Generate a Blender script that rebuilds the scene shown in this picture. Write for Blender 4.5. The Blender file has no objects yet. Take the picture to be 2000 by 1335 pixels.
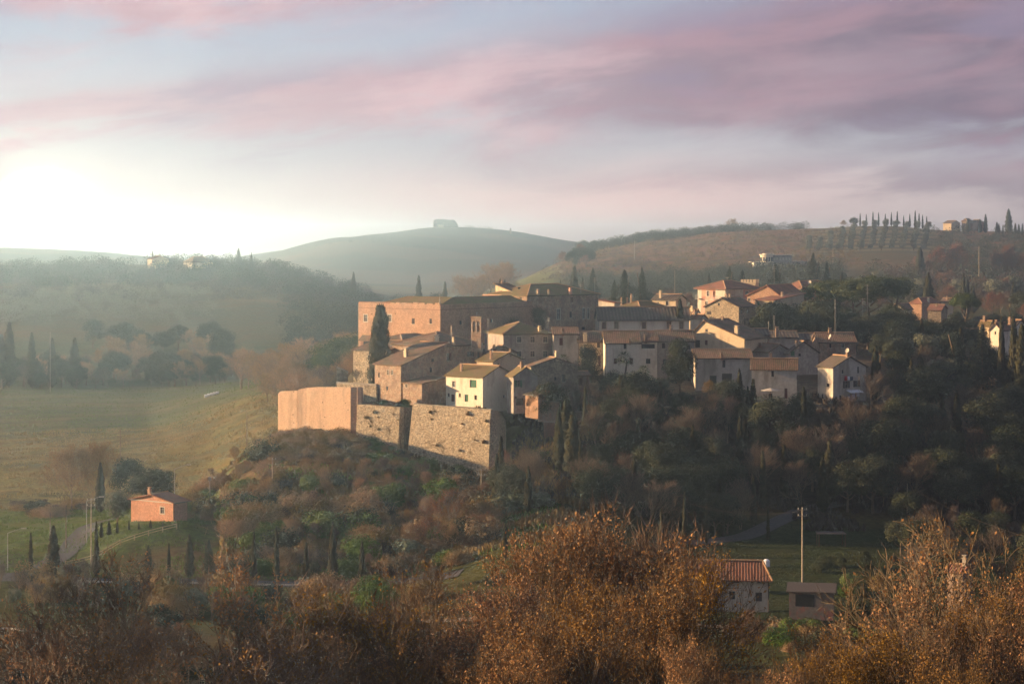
import bpy, bmesh, math, random
import numpy as np
from mathutils import Vector, Matrix
R_ = math.radians
scn = bpy.context.scene
col = scn.collection
F = 4000.0          # focal length in photo pixels (photo 2000 px wide)
HY = 470.0          # photo row of the horizon
CZ = 80.0           # camera height above datum
# ------------------------------------------------------------------ camera
cam = bpy.data.objects.new('camera', bpy.data.cameras.new('camera'))
col.objects.link(cam); scn.camera = cam
cam.location = (0, 0, CZ); cam.rotation_euler = (R_(90), 0, 0)
cam.data.lens = 72.0; cam.data.sensor_width = 36.0
cam.data.shift_y = -(667.5 - HY) / 2000.0
cam.data.clip_start = 0.5; cam.data.clip_end = 20000
# ------------------------------------------------------------------ render
scn.view_settings.view_transform = 'Standard'; scn.view_settings.look = 'None'
scn.view_settings.exposure = 1.38; scn.view_settings.gamma = 1
scn.render.engine = 'CYCLES'
cy = scn.cycles
cy.max_bounces = 4; cy.diffuse_bounces = 2; cy.glossy_bounces = 1; cy.transmission_bounces = 2
cy.volume_bounces = 0; cy.transparent_max_bounces = 4; cy.sample_clamp_indirect = 3
cy.use_denoising = True
# ------------------------------------------------------------------ sun
SUN_EL, SUN_AZ = 11.0, 84.0      # azimuth: degrees to the left of the view axis
sd = Vector((-math.sin(R_(SUN_AZ)) * math.cos(R_(SUN_EL)), math.cos(R_(SUN_AZ)) * math.cos(R_(SUN_EL)), math.sin(R_(SUN_EL))))
sun = bpy.data.objects.new('sun', bpy.data.lights.new('sun', 'SUN'))
col.objects.link(sun); sun.rotation_euler = sd.to_track_quat('Z', 'Y').to_euler()
sun.location = (-200, 0, 200)
sun.data.energy = 5.0; sun.data.angle = R_(0.6); sun.data.color = (1.0, 0.64, 0.34)

# ------------------------------------------------------------------ node helper
class N:
    def __init__(s, nt): s.nt = nt; s.n = nt.nodes; s.l = nt.links
    def new(s, t, **kw):
        x = s.n.new(t)
        for k, v in kw.items():
            if k == 'inp':
                for a, b in v.items(): s.set(x, a, b)
            else: setattr(x, k, v)
        return x
    def set(s, node, key, v):
        if hasattr(v, 'is_output') or isinstance(v, bpy.types.NodeSocket): s.l.new(v, node.inputs[key])
        else: node.inputs[key].default_value = v
    def math(s, op, a, b=0.0, c=0.0, clamp=False):
        x = s.n.new('ShaderNodeMath'); x.operation = op; x.use_clamp = clamp
        s.set(x, 0, a); s.set(x, 1, b)
        if op in ('MULTIPLY_ADD', 'SMOOTH_MIN', 'SMOOTH_MAX'): s.set(x, 2, c)
        return x.outputs[0]
    def mix(s, f, a, b, mode='MIX'):
        x = s.n.new('ShaderNodeMix'); x.data_type = 'RGBA'; x.blend_type = mode
        s.set(x, 0, f)
        s.set(x, 6, (*a, 1) if isinstance(a, tuple) and len(a) == 3 else a)
        s.set(x, 7, (*b, 1) if isinstance(b, tuple) and len(b) == 3 else b)
        return x.outputs[2]
    def noise(s, vec, scale, detail=3, rough=.55, dist=0.0):
        return s.new('ShaderNodeTexNoise', inp={'Vector': vec, 'Scale': scale, 'Detail': detail, 'Roughness': rough, 'Distortion': dist}).outputs[0]
    def ramp(s, v, lo, hi, smooth=True):
        x = s.n.new('ShaderNodeMapRange'); x.interpolation_type = 'SMOOTHSTEP' if smooth else 'LINEAR'
        s.set(x, 'Value', v); s.set(x, 'From Min', lo); s.set(x, 'From Max', hi)
        return x.outputs[0]
    def xyz(s, x, y, z):
        return s.new('ShaderNodeCombineXYZ', inp={0: x, 1: y, 2: z}).outputs[0]

# ------------------------------------------------------------------ world
def gauss(n, x, c, w):
    d = n.math('DIVIDE', n.math('SUBTRACT', x, c), w)
    return n.math('EXPONENT', n.math('MULTIPLY', n.math('MULTIPLY', d, d), -1.0))
world = bpy.data.worlds.new('World'); scn.world = world; world.use_nodes = True
def make_world():
    nt = world.node_tree; nt.nodes.clear(); n = N(nt)
    out = n.new('ShaderNodeOutputWorld'); bg = n.new('ShaderNodeBackground')
    nt.links.new(bg.outputs[0], out.inputs[0])
    sky = n.new('ShaderNodeTexSky', sky_type='NISHITA', sun_disc=False, sun_elevation=R_(SUN_EL), sun_rotation=R_(-SUN_AZ))
    sky.altitude = 300; sky.air_density = 1.0; sky.dust_density = 1.5
    d = n.new('ShaderNodeTexCoord').outputs['Generated']
    sp = n.new('ShaderNodeSeparateXYZ', inp={0: d})
    x, y, z = sp.outputs
    U = n.math('MULTIPLY', n.math('ARCTAN2', x, y), 4.0)      # -1 .. 1 over the picture's width
    V = n.math('MULTIPLY', n.math('ARCSINE', z), 4.0)         # 0 at horizon, .47 at the top
    Vt = n.math('MULTIPLY_ADD', U, -.10, V)
    q = n.xyz(n.math('MULTIPLY', U, 1.0), n.math('MULTIPLY', Vt, 3.4), 0.0)
    n1 = n.noise(q, 1.35, 5, .55, .35)
    n2 = n.noise(n.xyz(n.math('ADD', U, 7.3), n.math('MULTIPLY', Vt, 3.8), 2.0), 2.6, 9, .58, .5)
    n4 = n.noise(n.xyz(n.math('ADD', U, 1.7), n.math('MULTIPLY', Vt, 3.6), 9.0), 2.2, 8, .55, .25)
    n3 = n.noise(n.xyz(n.math('ADD', U, 3.1), n.math('MULTIPLY', V, 2.4), 5.0), .8, 3, .5, .2)
    w = n.math('MULTIPLY', n.math('SUBTRACT', n1, .5), .16)
    w2 = n.math('MULTIPLY', n.math('SUBTRACT', n2, .5), .15)
    Vw = n.math('ADD', n.math('ADD', V, w), w2)
    # main band: rises from the left horizon towards the upper right
    c1 = n.math('MULTIPLY_ADD', U, .085, .30)
    b1 = gauss(n, Vw, c1, n.math('MULTIPLY_ADD', U, .058, .092))
    # upper left bank
    c2 = n.math('MULTIPLY_ADD', U, .07, .535)
    b2 = n.math('MULTIPLY', gauss(n, Vw, c2, .065), n.ramp(U, .35, -.35))
    # right bank
    b3 = n.math('MULTIPLY', gauss(n, Vw, .27, .13), n.math('MULTIPLY', n.ramp(U, -.1, .75), .5))
    b4 = n.math('MULTIPLY', n.ramp(Vw, .40, .6), n.math('MULTIPLY', n.ramp(U, -.1, .6), .7))
    b5 = n.math('MULTIPLY', gauss(n, Vw, .10, .035), n.math('MULTIPLY', n.ramp(U, -.2, .5), .45))
    dens = n.math('ADD', n.math('ADD', b1, b2), n.math('ADD', b3, n.math('ADD', b4, b5)))
    dens = n.math('ADD', dens, n.math('MULTIPLY', n.math('SUBTRACT', n2, .5), 1.5))
    up = n.math('MULTIPLY', n.ramp(V, .6, 1.6), n.ramp(n3, .35, .65))
    dens = n.ramp(n.math('ADD', dens, up), -.12, .95)
    # clear sky between the clouds
    low = n.mix(n.ramp(V, .0, .22), (.62, .47, .50), (.36, .36, .46))
    clear = n.mix(n.ramp(V, .2, .55), low, (.27, .31, .44))
    clear = n.mix(.35, clear, n.new('ShaderNodeVectorMath', operation='SCALE', inp={0: sky.outputs[0], 'Scale': .10}).outputs[0])
    pink = n.mix(n.ramp(U, -.6, .9), (.38, .27, .305), (.155, .125, .165))
    pink = n.mix(n.math('MULTIPLY', n.ramp(n2, .4, .7), .5), pink, (.35, .215, .25))
    pink = n.mix(n.math('MULTIPLY', n.ramp(n4, .48, .68), .75), pink, n.mix(n.ramp(U, -.2, .9), (.50, .345, .36), (.225, .18, .22)))
    pink = n.mix(n.math('MULTIPLY', n.ramp(n4, .48, .30), .5), pink, (.20, .175, .25))
    colr = n.mix(n.math('MULTIPLY_ADD', dens, .9, .1), clear, pink)
    pk = n.math('MULTIPLY', gauss(n, Vw, .055, .06), n.math('MULTIPLY', gauss(n, U, .22, .42), .7))
    colr = n.mix(pk, colr, (.62, .41, .39))
    # high sky overhead is cooler and dimmer
    colr = n.mix(n.ramp(V, 1.0, 3.2), colr, (.13, .16, .24))
    colr = n.mix(n.ramp(V, -.02, -.12), colr, (.10, .09, .08))
    # behind the viewer
    colr = n.mix(n.ramp(y, .2, -.5), colr, (.14, .15, .21))
    # the bright sky round the low sun burning through the haze
    du = n.math('SUBTRACT', U, -.90); dv = n.math('SUBTRACT', V, .068)
    r = n.math('SQRT', n.math('ADD', n.math('MULTIPLY', du, du), n.math('MULTIPLY', n.math('MULTIPLY', dv, dv), 1.9)))
    g1 = n.math('EXPONENT', n.math('MULTIPLY', n.math('POWER', n.math('DIVIDE', r, .03), 2.0), -1.0))
    g2 = n.math('EXPONENT', n.math('MULTIPLY', n.math('DIVIDE', r, .36), -1.0))
    g3 = n.math('EXPONENT', n.math('MULTIPLY', n.math('DIVIDE', r, .085), -1.0))
    g = n.math('ADD', n.math('MULTIPLY', g1, GLOW1), n.math('ADD', n.math('MULTIPLY', g2, GLOW2), n.math('MULTIPLY', g3, GLOW3)))
    gl = n.new('ShaderNodeVectorMath', operation='SCALE', inp={0: (1.0, .89, .58), 'Scale': g}).outputs[0]
    fin = n.mix(1.0, colr, gl, 'ADD')
    nt.links.new(fin, bg.inputs[0]); bg.inputs[1].default_value = .62
GLOW1, GLOW2, GLOW3 = 4500.0, .09, .3
make_world()
world.cycles.sampling_method = 'MANUAL'; world.cycles.sample_map_resolution = 2048

# ------------------------------------------------------------------ materials
def M(name, c1, c2, sc=3.0, c3=None, sc3=.3, t3=(.45, .7), rough=.9, bump=0.0, vor=0.0, vamt=.5, var=0.0, trans=0.0, streak=0, spec=.2, uv=False):
    m = bpy.data.materials.new(name); m.use_nodes = True
    n = N(m.node_tree); b = m.node_tree.nodes['Principled BSDF']
    tc = n.new('ShaderNodeTexCoord'); v = tc.outputs['UV' if uv else 'Object']
    f = n.noise(v, sc, 5, .6)
    c = n.mix(n.ramp(f, .32, .68), c1, c2)
    h = f
    if vor:
        vo = n.new('ShaderNodeTexVoronoi', inp={'Vector': v, 'Scale': vor})
        cell = n.new('ShaderNodeSeparateColor', inp={0: vo.outputs['Color']}).outputs[0]
        c = n.mix(vamt, c, n.mix(cell, (.45, .45, .45), (1.5, 1.5, 1.5)), 'MULTIPLY')
        ed = n.new('ShaderNodeTexVoronoi', feature='DISTANCE_TO_EDGE', inp={'Vector': v, 'Scale': vor}).outputs[0]
        h = n.math('ADD', n.math('MULTIPLY', n.ramp(ed, 0, .12), 1.0), f)
    if c3:
        s = v
        if streak: s = n.new('ShaderNodeMapping', inp={'Vector': v, 'Scale': (1, 1, .25)}).outputs[0]
        f3 = n.noise(s, sc3, 5, .65, .4)
        c = n.mix(n.ramp(f3, *t3), c, c3)
    if var:
        rnd = n.new('ShaderNodeObjectInfo').outputs['Random']
        hs = n.new('ShaderNodeHueSaturation', inp={'Color': c, 'Value': n.math('MULTIPLY_ADD', rnd, var, 1 - var / 2),
             'Hue': n.math('MULTIPLY_ADD', rnd, -.03, .515), 'Saturation': n.math('MULTIPLY_ADD', rnd, -.3, 1.1)})
        c = hs.outputs[0]
    n.set(b, 'Base Color', c); n.set(b, 'Roughness', rough); b.inputs['Specular IOR Level'].default_value = spec
    if bump:
        bp = n.new('ShaderNodeBump', inp={'Strength': 1.0, 'Distance': bump, 'Height': h})
        n.set(b, 'Normal', bp.outputs[0])
    if trans:
        t = n.new('ShaderNodeBsdfTranslucent', inp={'Color': c}); mx = n.new('ShaderNodeMixShader', inp={0: trans, 1: b.outputs[0], 2: t.outputs[0]})
        n.l.new(mx.outputs[0], m.node_tree.nodes['Material Output'].inputs[0])
    return m
def tiles(name, c1, c2, c3, pitch=.42):
    m = bpy.data.materials.new(name); m.use_nodes = True
    n = N(m.node_tree); b = m.node_tree.nodes['Principled BSDF']
    uv = n.new('ShaderNodeTexCoord').outputs['UV']
    sp = n.new('ShaderNodeSeparateXYZ', inp={0: uv})
    wob = n.math('MULTIPLY', n.noise(uv, .7, 2), .25)
    ph = n.math('MULTIPLY', n.math('ADD', sp.outputs[0], wob), 2 * math.pi / pitch)
    st = n.math('MULTIPLY_ADD', n.math('SINE', ph), .5, .5)
    row = n.math('FRACT', n.math('DIVIDE', sp.outputs[1], .38))
    f = n.noise(uv, 1.6, 6, .8); f2 = n.noise(uv, .35, 4, .6, .5)
    c = n.mix(n.ramp(f, .35, .65), c1, c2)
    c = n.mix(n.math('MULTIPLY', n.ramp(f2, .42, .62), .8), c, c3)
    c = n.mix(n.math('MULTIPLY', st, .45), c, (.03, .025, .02))
    n.set(b, 'Base Color', c); n.set(b, 'Roughness', .9); b.inputs['Specular IOR Level'].default_value = .15
    bp = n.new('ShaderNodeBump', inp={'Strength': .7, 'Distance': .08, 'Height': n.math('ADD', n.math('SUBTRACT', 1.0, st), n.math('MULTIPLY', row, .3))})
    n.set(b, 'Normal', bp.outputs[0])
    return m
MT = {}
MT['brick_red'] = M('red_brick', (.46, .235, .155), (.54, .29, .20), 5, (.36, .20, .14), .3, (.5, .8), bump=.05, vor=3.5, vamt=.3)
MT['brick'] = M('brick', (.38, .23, .15), (.49, .315, .21), 5, (.30, .20, .14), .35, (.45, .75), bump=.06, vor=3.5, vamt=.35)
MT['brick_new'] = M('brick_new', (.60, .40, .255), (.69, .49, .34), 5, (.42, .29, .195), .3, (.46, .74), bump=.06, streak=1, vor=4.5, vamt=.22)
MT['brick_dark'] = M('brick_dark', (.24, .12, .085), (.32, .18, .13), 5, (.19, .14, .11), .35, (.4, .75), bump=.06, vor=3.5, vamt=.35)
MT['rubble'] = M('rubble', (.46, .36, .24), (.64, .54, .38), 2.2, (.16, .12, .07), .24, (.56, .70), bump=.2, vor=4.2, vamt=.6)
MT['stone'] = M('stone', (.30, .24, .17), (.42, .34, .24), 3, (.20, .16, .12), .4, (.45, .7), bump=.12, vor=2.6, vamt=.55)
MT['stone_brick'] = M('stone_brick', (.40, .26, .18), (.44, .35, .26), 1.2, (.26, .19, .14), .4, (.45, .7), bump=.1, vor=3, vamt=.45)
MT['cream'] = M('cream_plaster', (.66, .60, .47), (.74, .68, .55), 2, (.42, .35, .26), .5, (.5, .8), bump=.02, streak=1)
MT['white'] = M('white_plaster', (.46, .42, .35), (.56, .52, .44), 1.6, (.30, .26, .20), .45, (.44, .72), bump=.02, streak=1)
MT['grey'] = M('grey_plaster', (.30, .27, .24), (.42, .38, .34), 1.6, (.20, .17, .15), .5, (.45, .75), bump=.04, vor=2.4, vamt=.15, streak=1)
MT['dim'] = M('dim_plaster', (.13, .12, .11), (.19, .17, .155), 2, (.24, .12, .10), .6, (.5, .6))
MT['ochre'] = M('ochre_plaster', (.54, .44, .29), (.62, .51, .35), 2, (.36, .26, .16), .5, (.5, .8), bump=.02, streak=1)
MT['pink'] = M('salmon_plaster', (.52, .27, .20), (.58, .32, .24), 2, (.45, .24, .18), .5, (.5, .8), bump=.01)
def add_holes(m):
    n = N(m.node_tree); b = m.node_tree.nodes['Principled BSDF']; c = b.inputs['Base Color'].links[0].from_socket
    v = n.new('ShaderNodeTexCoord').outputs['Object']; mp = n.new('ShaderNodeMapping', inp={'Vector': v, 'Scale': (.62, .3, .62)}).outputs[0]
    d = n.new('ShaderNodeTexVoronoi', inp={'Vector': mp, 'Scale': 1.0, 'Randomness': .35}).outputs['Distance']
    n.set(b, 'Base Color', n.mix(n.ramp(d, .085, .06), c, (.10, .06, .04)))
add_holes(MT['brick_new'])
MT['tile'] = tiles('old_roof_tiles', (.18, .115, .08), (.32, .20, .135), (.15, .13, .075))
MT['tile_moss'] = tiles('mossy_roof_tiles', (.20, .14, .07), (.26, .18, .08), (.19, .165, .055))
MT['tile_red'] = tiles('red_roof_tiles', (.33, .145, .09), (.38, .18, .12), (.25, .14, .09))
MT['tile_dark'] = tiles('dark_roof_tiles', (.13, .105, .085), (.19, .15, .12), (.115, .105, .07), .8)
MT['ridge'] = M('ridge_tiles', (.36, .22, .13), (.44, .29, .17), 4)
MT['glass'] = M('window_glass', (.018, .02, .024), (.03, .033, .038), 1, rough=.25, spec=.5)
MT['frame'] = M('pale_frame', (.45, .42, .36), (.52, .48, .42), 5)
MT['woodf'] = M('wood_frame', (.10, .06, .04), (.14, .09, .06), 8)
MT['green_sh'] = M('green_shutter', (.06, .14, .09), (.09, .18, .11), 6)
MT['brown_sh'] = M('brown_shutter', (.12, .055, .04), (.17, .08, .055), 6)
MT['grey_sh'] = M('grey_shutter', (.07, .06, .055), (.10, .085, .075), 6)
MT['metal'] = M('grey_metal', (.25, .25, .25), (.35, .35, .34), 4, rough=.5)
MT['conc'] = M('concrete_pole', (.30, .26, .20), (.40, .35, .28), 3, bump=.01)
MT['bark'] = M('bark', (.10, .075, .05), (.16, .12, .08), 6, bump=.03, var=.3)
MT['barkp'] = M('pale_bark', (.13, .10, .07), (.20, .155, .11), 6, bump=.02, var=.3)
MT['oakleaf'] = M('oak_leaves', (.22, .11, .025), (.36, .195, .045), 3.5, (.10, .05, .022), .8, (.5, .65), rough=.7, trans=.15, var=.5)
MT['oakleafy'] = M('yellow_oak_leaves', (.42, .20, .03), (.50, .28, .05), 3.5, (.22, .09, .02), .8, (.5, .65), rough=.7, trans=.25, var=.3)
MT['oaktwig'] = M('oak_twigs', (.10, .068, .04), (.17, .11, .06), 2, var=.3)
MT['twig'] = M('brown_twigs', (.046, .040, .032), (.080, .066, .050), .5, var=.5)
MT['twigr'] = M('russet_twigs', (.062, .046, .038), (.10, .068, .054), .5, var=.4)
MT['twigo'] = M('golden_twigs', (.25, .16, .07), (.35, .23, .105), .5, var=.4)
MT['russet'] = M('russet_leaves', (.20, .07, .025), (.30, .11, .04), .6, rough=.8, trans=.2, var=.4)
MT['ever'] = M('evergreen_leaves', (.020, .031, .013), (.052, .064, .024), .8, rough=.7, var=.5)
MT['pinel'] = M('pine_needles', (.035, .06, .012), (.10, .12, .03), .7, rough=.8, var=.3)
MT['cyp'] = M('cypress_leaves', (.028, .034, .016), (.065, .062, .026), .9, rough=.85, var=.4)
MT['fir'] = M('fir_needles', (.02, .034, .02), (.04, .05, .028), .8, rough=.85, var=.4)
MT['olive'] = M('olive_leaves', (.10, .115, .07), (.165, .175, .115), .8, rough=.8, var=.3)
MT['broom'] = M('dry_scrub', (.17, .12, .045), (.26, .18, .065), .7, var=.5)
MT['bramble'] = M('bramble_leaves', (.055, .10, .014), (.12, .18, .03), .9, var=.4)
MT['agave'] = M('pale_leaves', (.09, .115, .06), (.17, .20, .11), .9, rough=.4, spec=.5)

# ------------------------------------------------------------------ object helpers
def tag(o, label=None, cat=None, group=None, kind=None):
    if label: o['label'] = label
    if cat: o['category'] = cat
    if group: o['group'] = group
    if kind: o['kind'] = kind
    return o
def empty(name, loc, rz=0.0, label=None, cat=None, group=None):
    o = bpy.data.objects.new(name, None); col.objects.link(o)
    o.empty_display_size = .5
    o.location = loc; o.rotation_euler = (0, 0, rz)
    return tag(o, label, cat, group)
class MB:
    def __init__(s): s.v = []; s.f = []; s.uv = []
    def quad(s, *p):
        b = len(s.v); s.v += [tuple(q) for q in p]; s.f.append(tuple(range(b, b + len(p)))); return s
    def box(s, x0, x1, y0, y1, z0, z1):
        b = len(s.v)
        s.v += [(x0, y0, z0), (x1, y0, z0), (x1, y1, z0), (x0, y1, z0), (x0, y0, z1), (x1, y0, z1), (x1, y1, z1), (x0, y1, z1)]
        s.f += [tuple(b + i for i in q) for q in ((0, 3, 2, 1), (4, 5, 6, 7), (0, 1, 5, 4), (1, 2, 6, 5), (2, 3, 7, 6), (3, 0, 4, 7))]
        return s
    def bar(s, p0, p1, r0, r1=None, n=6, cap=True):
        r1 = r0 if r1 is None else r1
        p0, p1 = Vector(p0), Vector(p1); d = (p1 - p0).normalized()
        a = d.orthogonal().normalized(); c = d.cross(a); b = len(s.v)
        for p, r in ((p0, r0), (p1, r1)):
            for i in range(n):
                t = 2 * math.pi * i / n; s.v.append(tuple(p + a * (r * math.cos(t)) + c * (r * math.sin(t))))
        for i in range(n):
            j = (i + 1) % n; s.f.append((b + i, b + j, b + n + j, b + n + i))
        if cap: s.f.append(tuple(b + n + i for i in range(n))); s.f.append(tuple(b + n - 1 - i for i in range(n)))
        return s
    def path(s, pts, r, n=5):
        for a, b in zip(pts[:-1], pts[1:]): s.bar(a, b, r, r, n)
        return s
    def build(s, name, mat, parent=None, weld=False, smooth=False, loc=None):
        me = bpy.data.meshes.new(name); me.from_pydata(s.v, [], s.f)
        if weld:
            bm = bmesh.new(); bm.from_mesh(me); bmesh.ops.remove_doubles(bm, verts=bm.verts, dist=.0008)
            bm.to_mesh(me); bm.free()
        me.materials.append(mat)
        if smooth: me.polygons.foreach_set('use_smooth', [True] * len(me.polygons))
        o = bpy.data.objects.new(name, me); col.objects.link(o)
        if parent: o.parent = parent
        if loc: o.location = loc
        return o
def npmesh(name, v, f, mat):
    """v (n,3) array, f (m,k) int array"""
    v = np.asarray(v, np.float32); f = np.asarray(f, np.int32); k = f.shape[1]
    me = bpy.data.meshes.new(name)
    me.vertices.add(len(v)); me.vertices.foreach_set('co', v.ravel())
    me.loops.add(f.size); me.loops.foreach_set('vertex_index', f.ravel())
    me.polygons.add(len(f)); me.polygons.foreach_set('loop_start', np.arange(0, f.size, k, dtype=np.int32))
    me.update(calc_edges=True); me.materials.append(mat)
    return me

# ------------------------------------------------------------------ noise + terrain
def vnoise(x, y, seed=0):
    xi = np.floor(x).astype(np.int64); yi = np.floor(y).astype(np.int64); fx = x - xi; fy = y - yi
    fx = fx * fx * (3 - 2 * fx); fy = fy * fy * (3 - 2 * fy)
    def h(a, b):
        k = (a * 374761393 + b * 668265263 + seed * 982451653) & 0x7fffffff
        k = ((k ^ (k >> 13)) * 1274126177) & 0x7fffffff
        return ((k ^ (k >> 16)) & 0xffff) / 65535.0
    return (h(xi, yi) * (1 - fx) + h(xi + 1, yi) * fx) * (1 - fy) + (h(xi, yi + 1) * (1 - fx) + h(xi + 1, yi + 1) * fx) * fy - .5
def fbm(x, y, seed=0, o=4):
    s = 0; a = 1.0
    for i in range(o): s = s + a * vnoise(x * 2 ** i, y * 2 ** i, seed + i); a *= .5
    return s
RINGS = [
 (-80, [(0, -6)]), (0, [(0, -2.2)]), (20, [(0, -8)]), (50, [(-1900, -9), (-900, -17)]), (80, [(-1500, -11), (-600, -24)]), (120, [(-1100, -13), (-400, -33)]), (180, [(-900, -20), (-300, -43)]), (230, [(0, -49)]),  # near ground out of view at left is raised to shade the foreground
 (270, [(0, -51.5), (600, -52), (1000, -52), (1400, -51.5), (2000, -52)]),
 (300, [(0, -52.5), (400, -53.5), (800, -54), (1000, -51), (1150, -51), (1350, -52), (2000, -52)]),
 (330, [(0, -53), (250, -53.5), (500, -54), (700, -54.5), (850, -53), (1000, -49), (1100, -49), (1300, -51.5), (2000, -52)]),
 (355, [(0, -52.5), (150, -52), (250, -49.5), (350, -49), (430, -50.5), (500, -50), (600, -50), (750, -50.5), (860, -50), (960, -48), (1050, -46), (1150, -47), (1300, -50), (1500, -51.5), (2000, -52)]),
 (375, [(0, -54), (150, -53.5), (250, -50.5), (350, -50), (430, -48), (500, -46), (560, -44), (650, -44), (780, -46), (860, -47), (962, -47), (1050, -44), (1150, -44), (1300, -45), (1500, -46), (1700, -47), (1850, -49), (2000, -50)]),
 (396, [(0, -56), (200, -54.5), (330, -52), (400, -48.5), (470, -42.5), (540, -39.6), (620, -39.4), (697, -39.8), (780, -41.6), (860, -43.5), (930, -45.6), (965, -45.5), (1000, -42), (1050, -38.5), (1150, -37.5), (1300, -38), (1500, -39), (1650, -39), (1750, -41), (1850, -43), (2000, -45), (2400, -50)]),
 (411, [(0, -57), (300, -54), (400, -50), (470, -42), (530, -39), (620, -38), (700, -37), (860, -36), (970, -38), (1000, -35), (1050, -34.5), (1150, -34.5), (1300, -33.5), (1450, -33), (1600, -33), (1700, -33.5), (1750, -36), (1850, -39.5), (2000, -42), (2400, -48)]),
 (430, [(0, -57), (300, -56), (400, -53), (480, -48), (560, -42), (620, -35), (690, -31), (760, -30.5), (860, -30), (1000, -30), (1300, -30), (1650, -30), (1720, -32), (1800, -35), (1900, -38), (2000, -40), (2400, -47)]),
 (455, [(0, -57.5), (350, -57), (480, -52), (560, -47), (620, -41), (690, -28), (760, -26), (860, -25.5), (1000, -25.5), (1200, -26), (1450, -27), (1600, -27), (1720, -29), (1850, -32), (2000, -34), (2400, -42)]),
 (480, [(0, -57.5), (400, -57), (500, -52), (600, -47), (660, -40), (720, -28), (800, -23.5), (900, -22.5), (1200, -22.5), (1450, -24), (1600, -25), (1800, -28), (2000, -31), (2400, -38)]),
 (520, [(0, -57.5), (400, -56), (500, -51), (600, -47), (680, -42), (760, -33), (850, -27), (950, -24), (1200, -23), (1500, -24), (1700, -25), (2000, -28), (2400, -34)]),
 (580, [(0, -58), (300, -57), (420, -52), (500, -47), (620, -44), (700, -42), (800, -36), (900, -30), (1100, -25), (1300, -24.5), (1600, -25), (2000, -28), (2400, -32)]),
 (650, [(0, -58), (300, -57), (420, -50), (500, -46), (700, -42), (850, -36), (1000, -30), (1200, -27), (1500, -26), (2000, -28)]),
 (750, [(0, -59.5), (300, -58), (500, -52), (700, -45), (850, -38), (1000, -32), (1300, -28), (1600, -27), (2000, -29)]),
 (850, [(0, -60), (250, -60.5), (400, -60), (600, -55), (800, -45), (950, -36), (1100, -31), (1400, -27), (2000, -28)]),
 (1000, [(0, -44), (250, -46), (450, -47), (600, -47), (800, -41), (950, -34), (1100, -28), (1400, -22), (1700, -22), (2000, -24)]),
 (1200, [(0, -30), (300, -29), (500, -30), (650, -36), (800, -40), (900, -34), (1000, -23), (1060, -20), (1200, -19), (1400, -16.5), (1600, -15), (2000, -20)]),
 (1400, [(-300, -20), (0, -19), (250, -16), (450, -15.5), (560, -20), (650, -32), (800, -42), (950, -40), (1030, -25), (1100, -13), (1250, -7), (1400, -4), (1600, -3), (1750, -1), (2000, -5)]),
 (1600, [(-300, -24), (0, -26), (300, -24), (500, -28), (650, -40), (900, -46), (1050, -30), (1130, -10), (1200, -1.5), (1300, 4.5), (1450, 10), (1560, 9.5), (1650, 11), (1750, 12.5), (1850, 9), (2000, 8), (2400, 2)]),
 (1800, [(0, -28), (500, -36), (900, -48), (1100, -30), (1200, -8), (1300, -2), (1500, 2), (2000, 0)]),
 (2100, [(0, -25), (300, -30), (540, -40), (700, -42), (900, -40), (1100, -34), (1200, -20), (1500, -12), (2000, -10)]),
 (2500, [(-400, 2), (0, -6.5), (150, -10), (280, -18), (400, -28), (500, -22), (545, -13), (600, -3), (660, 4), (720, 4), (800, 0), (900, -8), (1000, -16), (1100, -25), (2000, -14)]),
 (3000, [(0, -20), (400, -30), (600, -10), (700, 6), (760, 14), (850, 22), (930, 21), (1000, 17), (1080, 6), (1150, -2), (1200, -5), (1300, -6), (1500, -10), (2000, -15)]),
 (3500, [(0, -34), (2000, -30)]), (5000, [(0, -40), (900, -20), (1200, 2), (1260, 1), (1500, -20), (2000, -24)]), (6200, [(0, -45)]),
]
PXG = np.arange(-2500, 4501, 10.0)
YG = np.concatenate([np.arange(-80, 340, 4.0), np.arange(340, 500, 1.5), np.geomspace(500, 3700, 270)])
prof = np.array([np.interp(PXG, [p for p, _ in r], [z for _, z in r]) for _, r in RINGS])
ry = np.array([r[0] for r in RINGS], float)
HG = np.stack([np.interp(YG, ry, prof[:, j]) for j in range(len(PXG))], 1)
def blur(a, n):
    for _ in range(n):
        b = a.copy(); b[1:-1] = (a[:-2] + 2 * a[1:-1] + a[2:]) / 4; a = b
        b = a.copy(); b[:, 1:-1] = (a[:, :-2] + 2 * a[:, 1:-1] + a[:, 2:]) / 4; a = b
    return a
HG = blur(HG, 3)
far = YG > 500; HG[far] = blur(HG[far], 5)
XG = (PXG[None, :] - 1000) / F * np.maximum(YG, 30)[:, None]
YY = np.repeat(YG[:, None], len(PXG), 1)
amp = np.interp(YG, [0, 300, 420, 500, 1000, 3000], [.3, .5, .4, .9, 2.0, 3.5])[:, None]
wl = np.interp(YG, [0, 400, 1000, 3000], [14, 18, 70, 200])[:, None]
HG = HG + amp * fbm(XG / 16, YY / 16, 3, 3) * (YG < 520)[:, None] + (YG >= 520)[:, None] * amp * fbm(XG / 90, YY / 90, 9, 4)
def Zp(py, Y): return CZ + (HY - py) * Y / F
def Xp(px, Y): return (px - 1000.0) * Y / F
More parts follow.
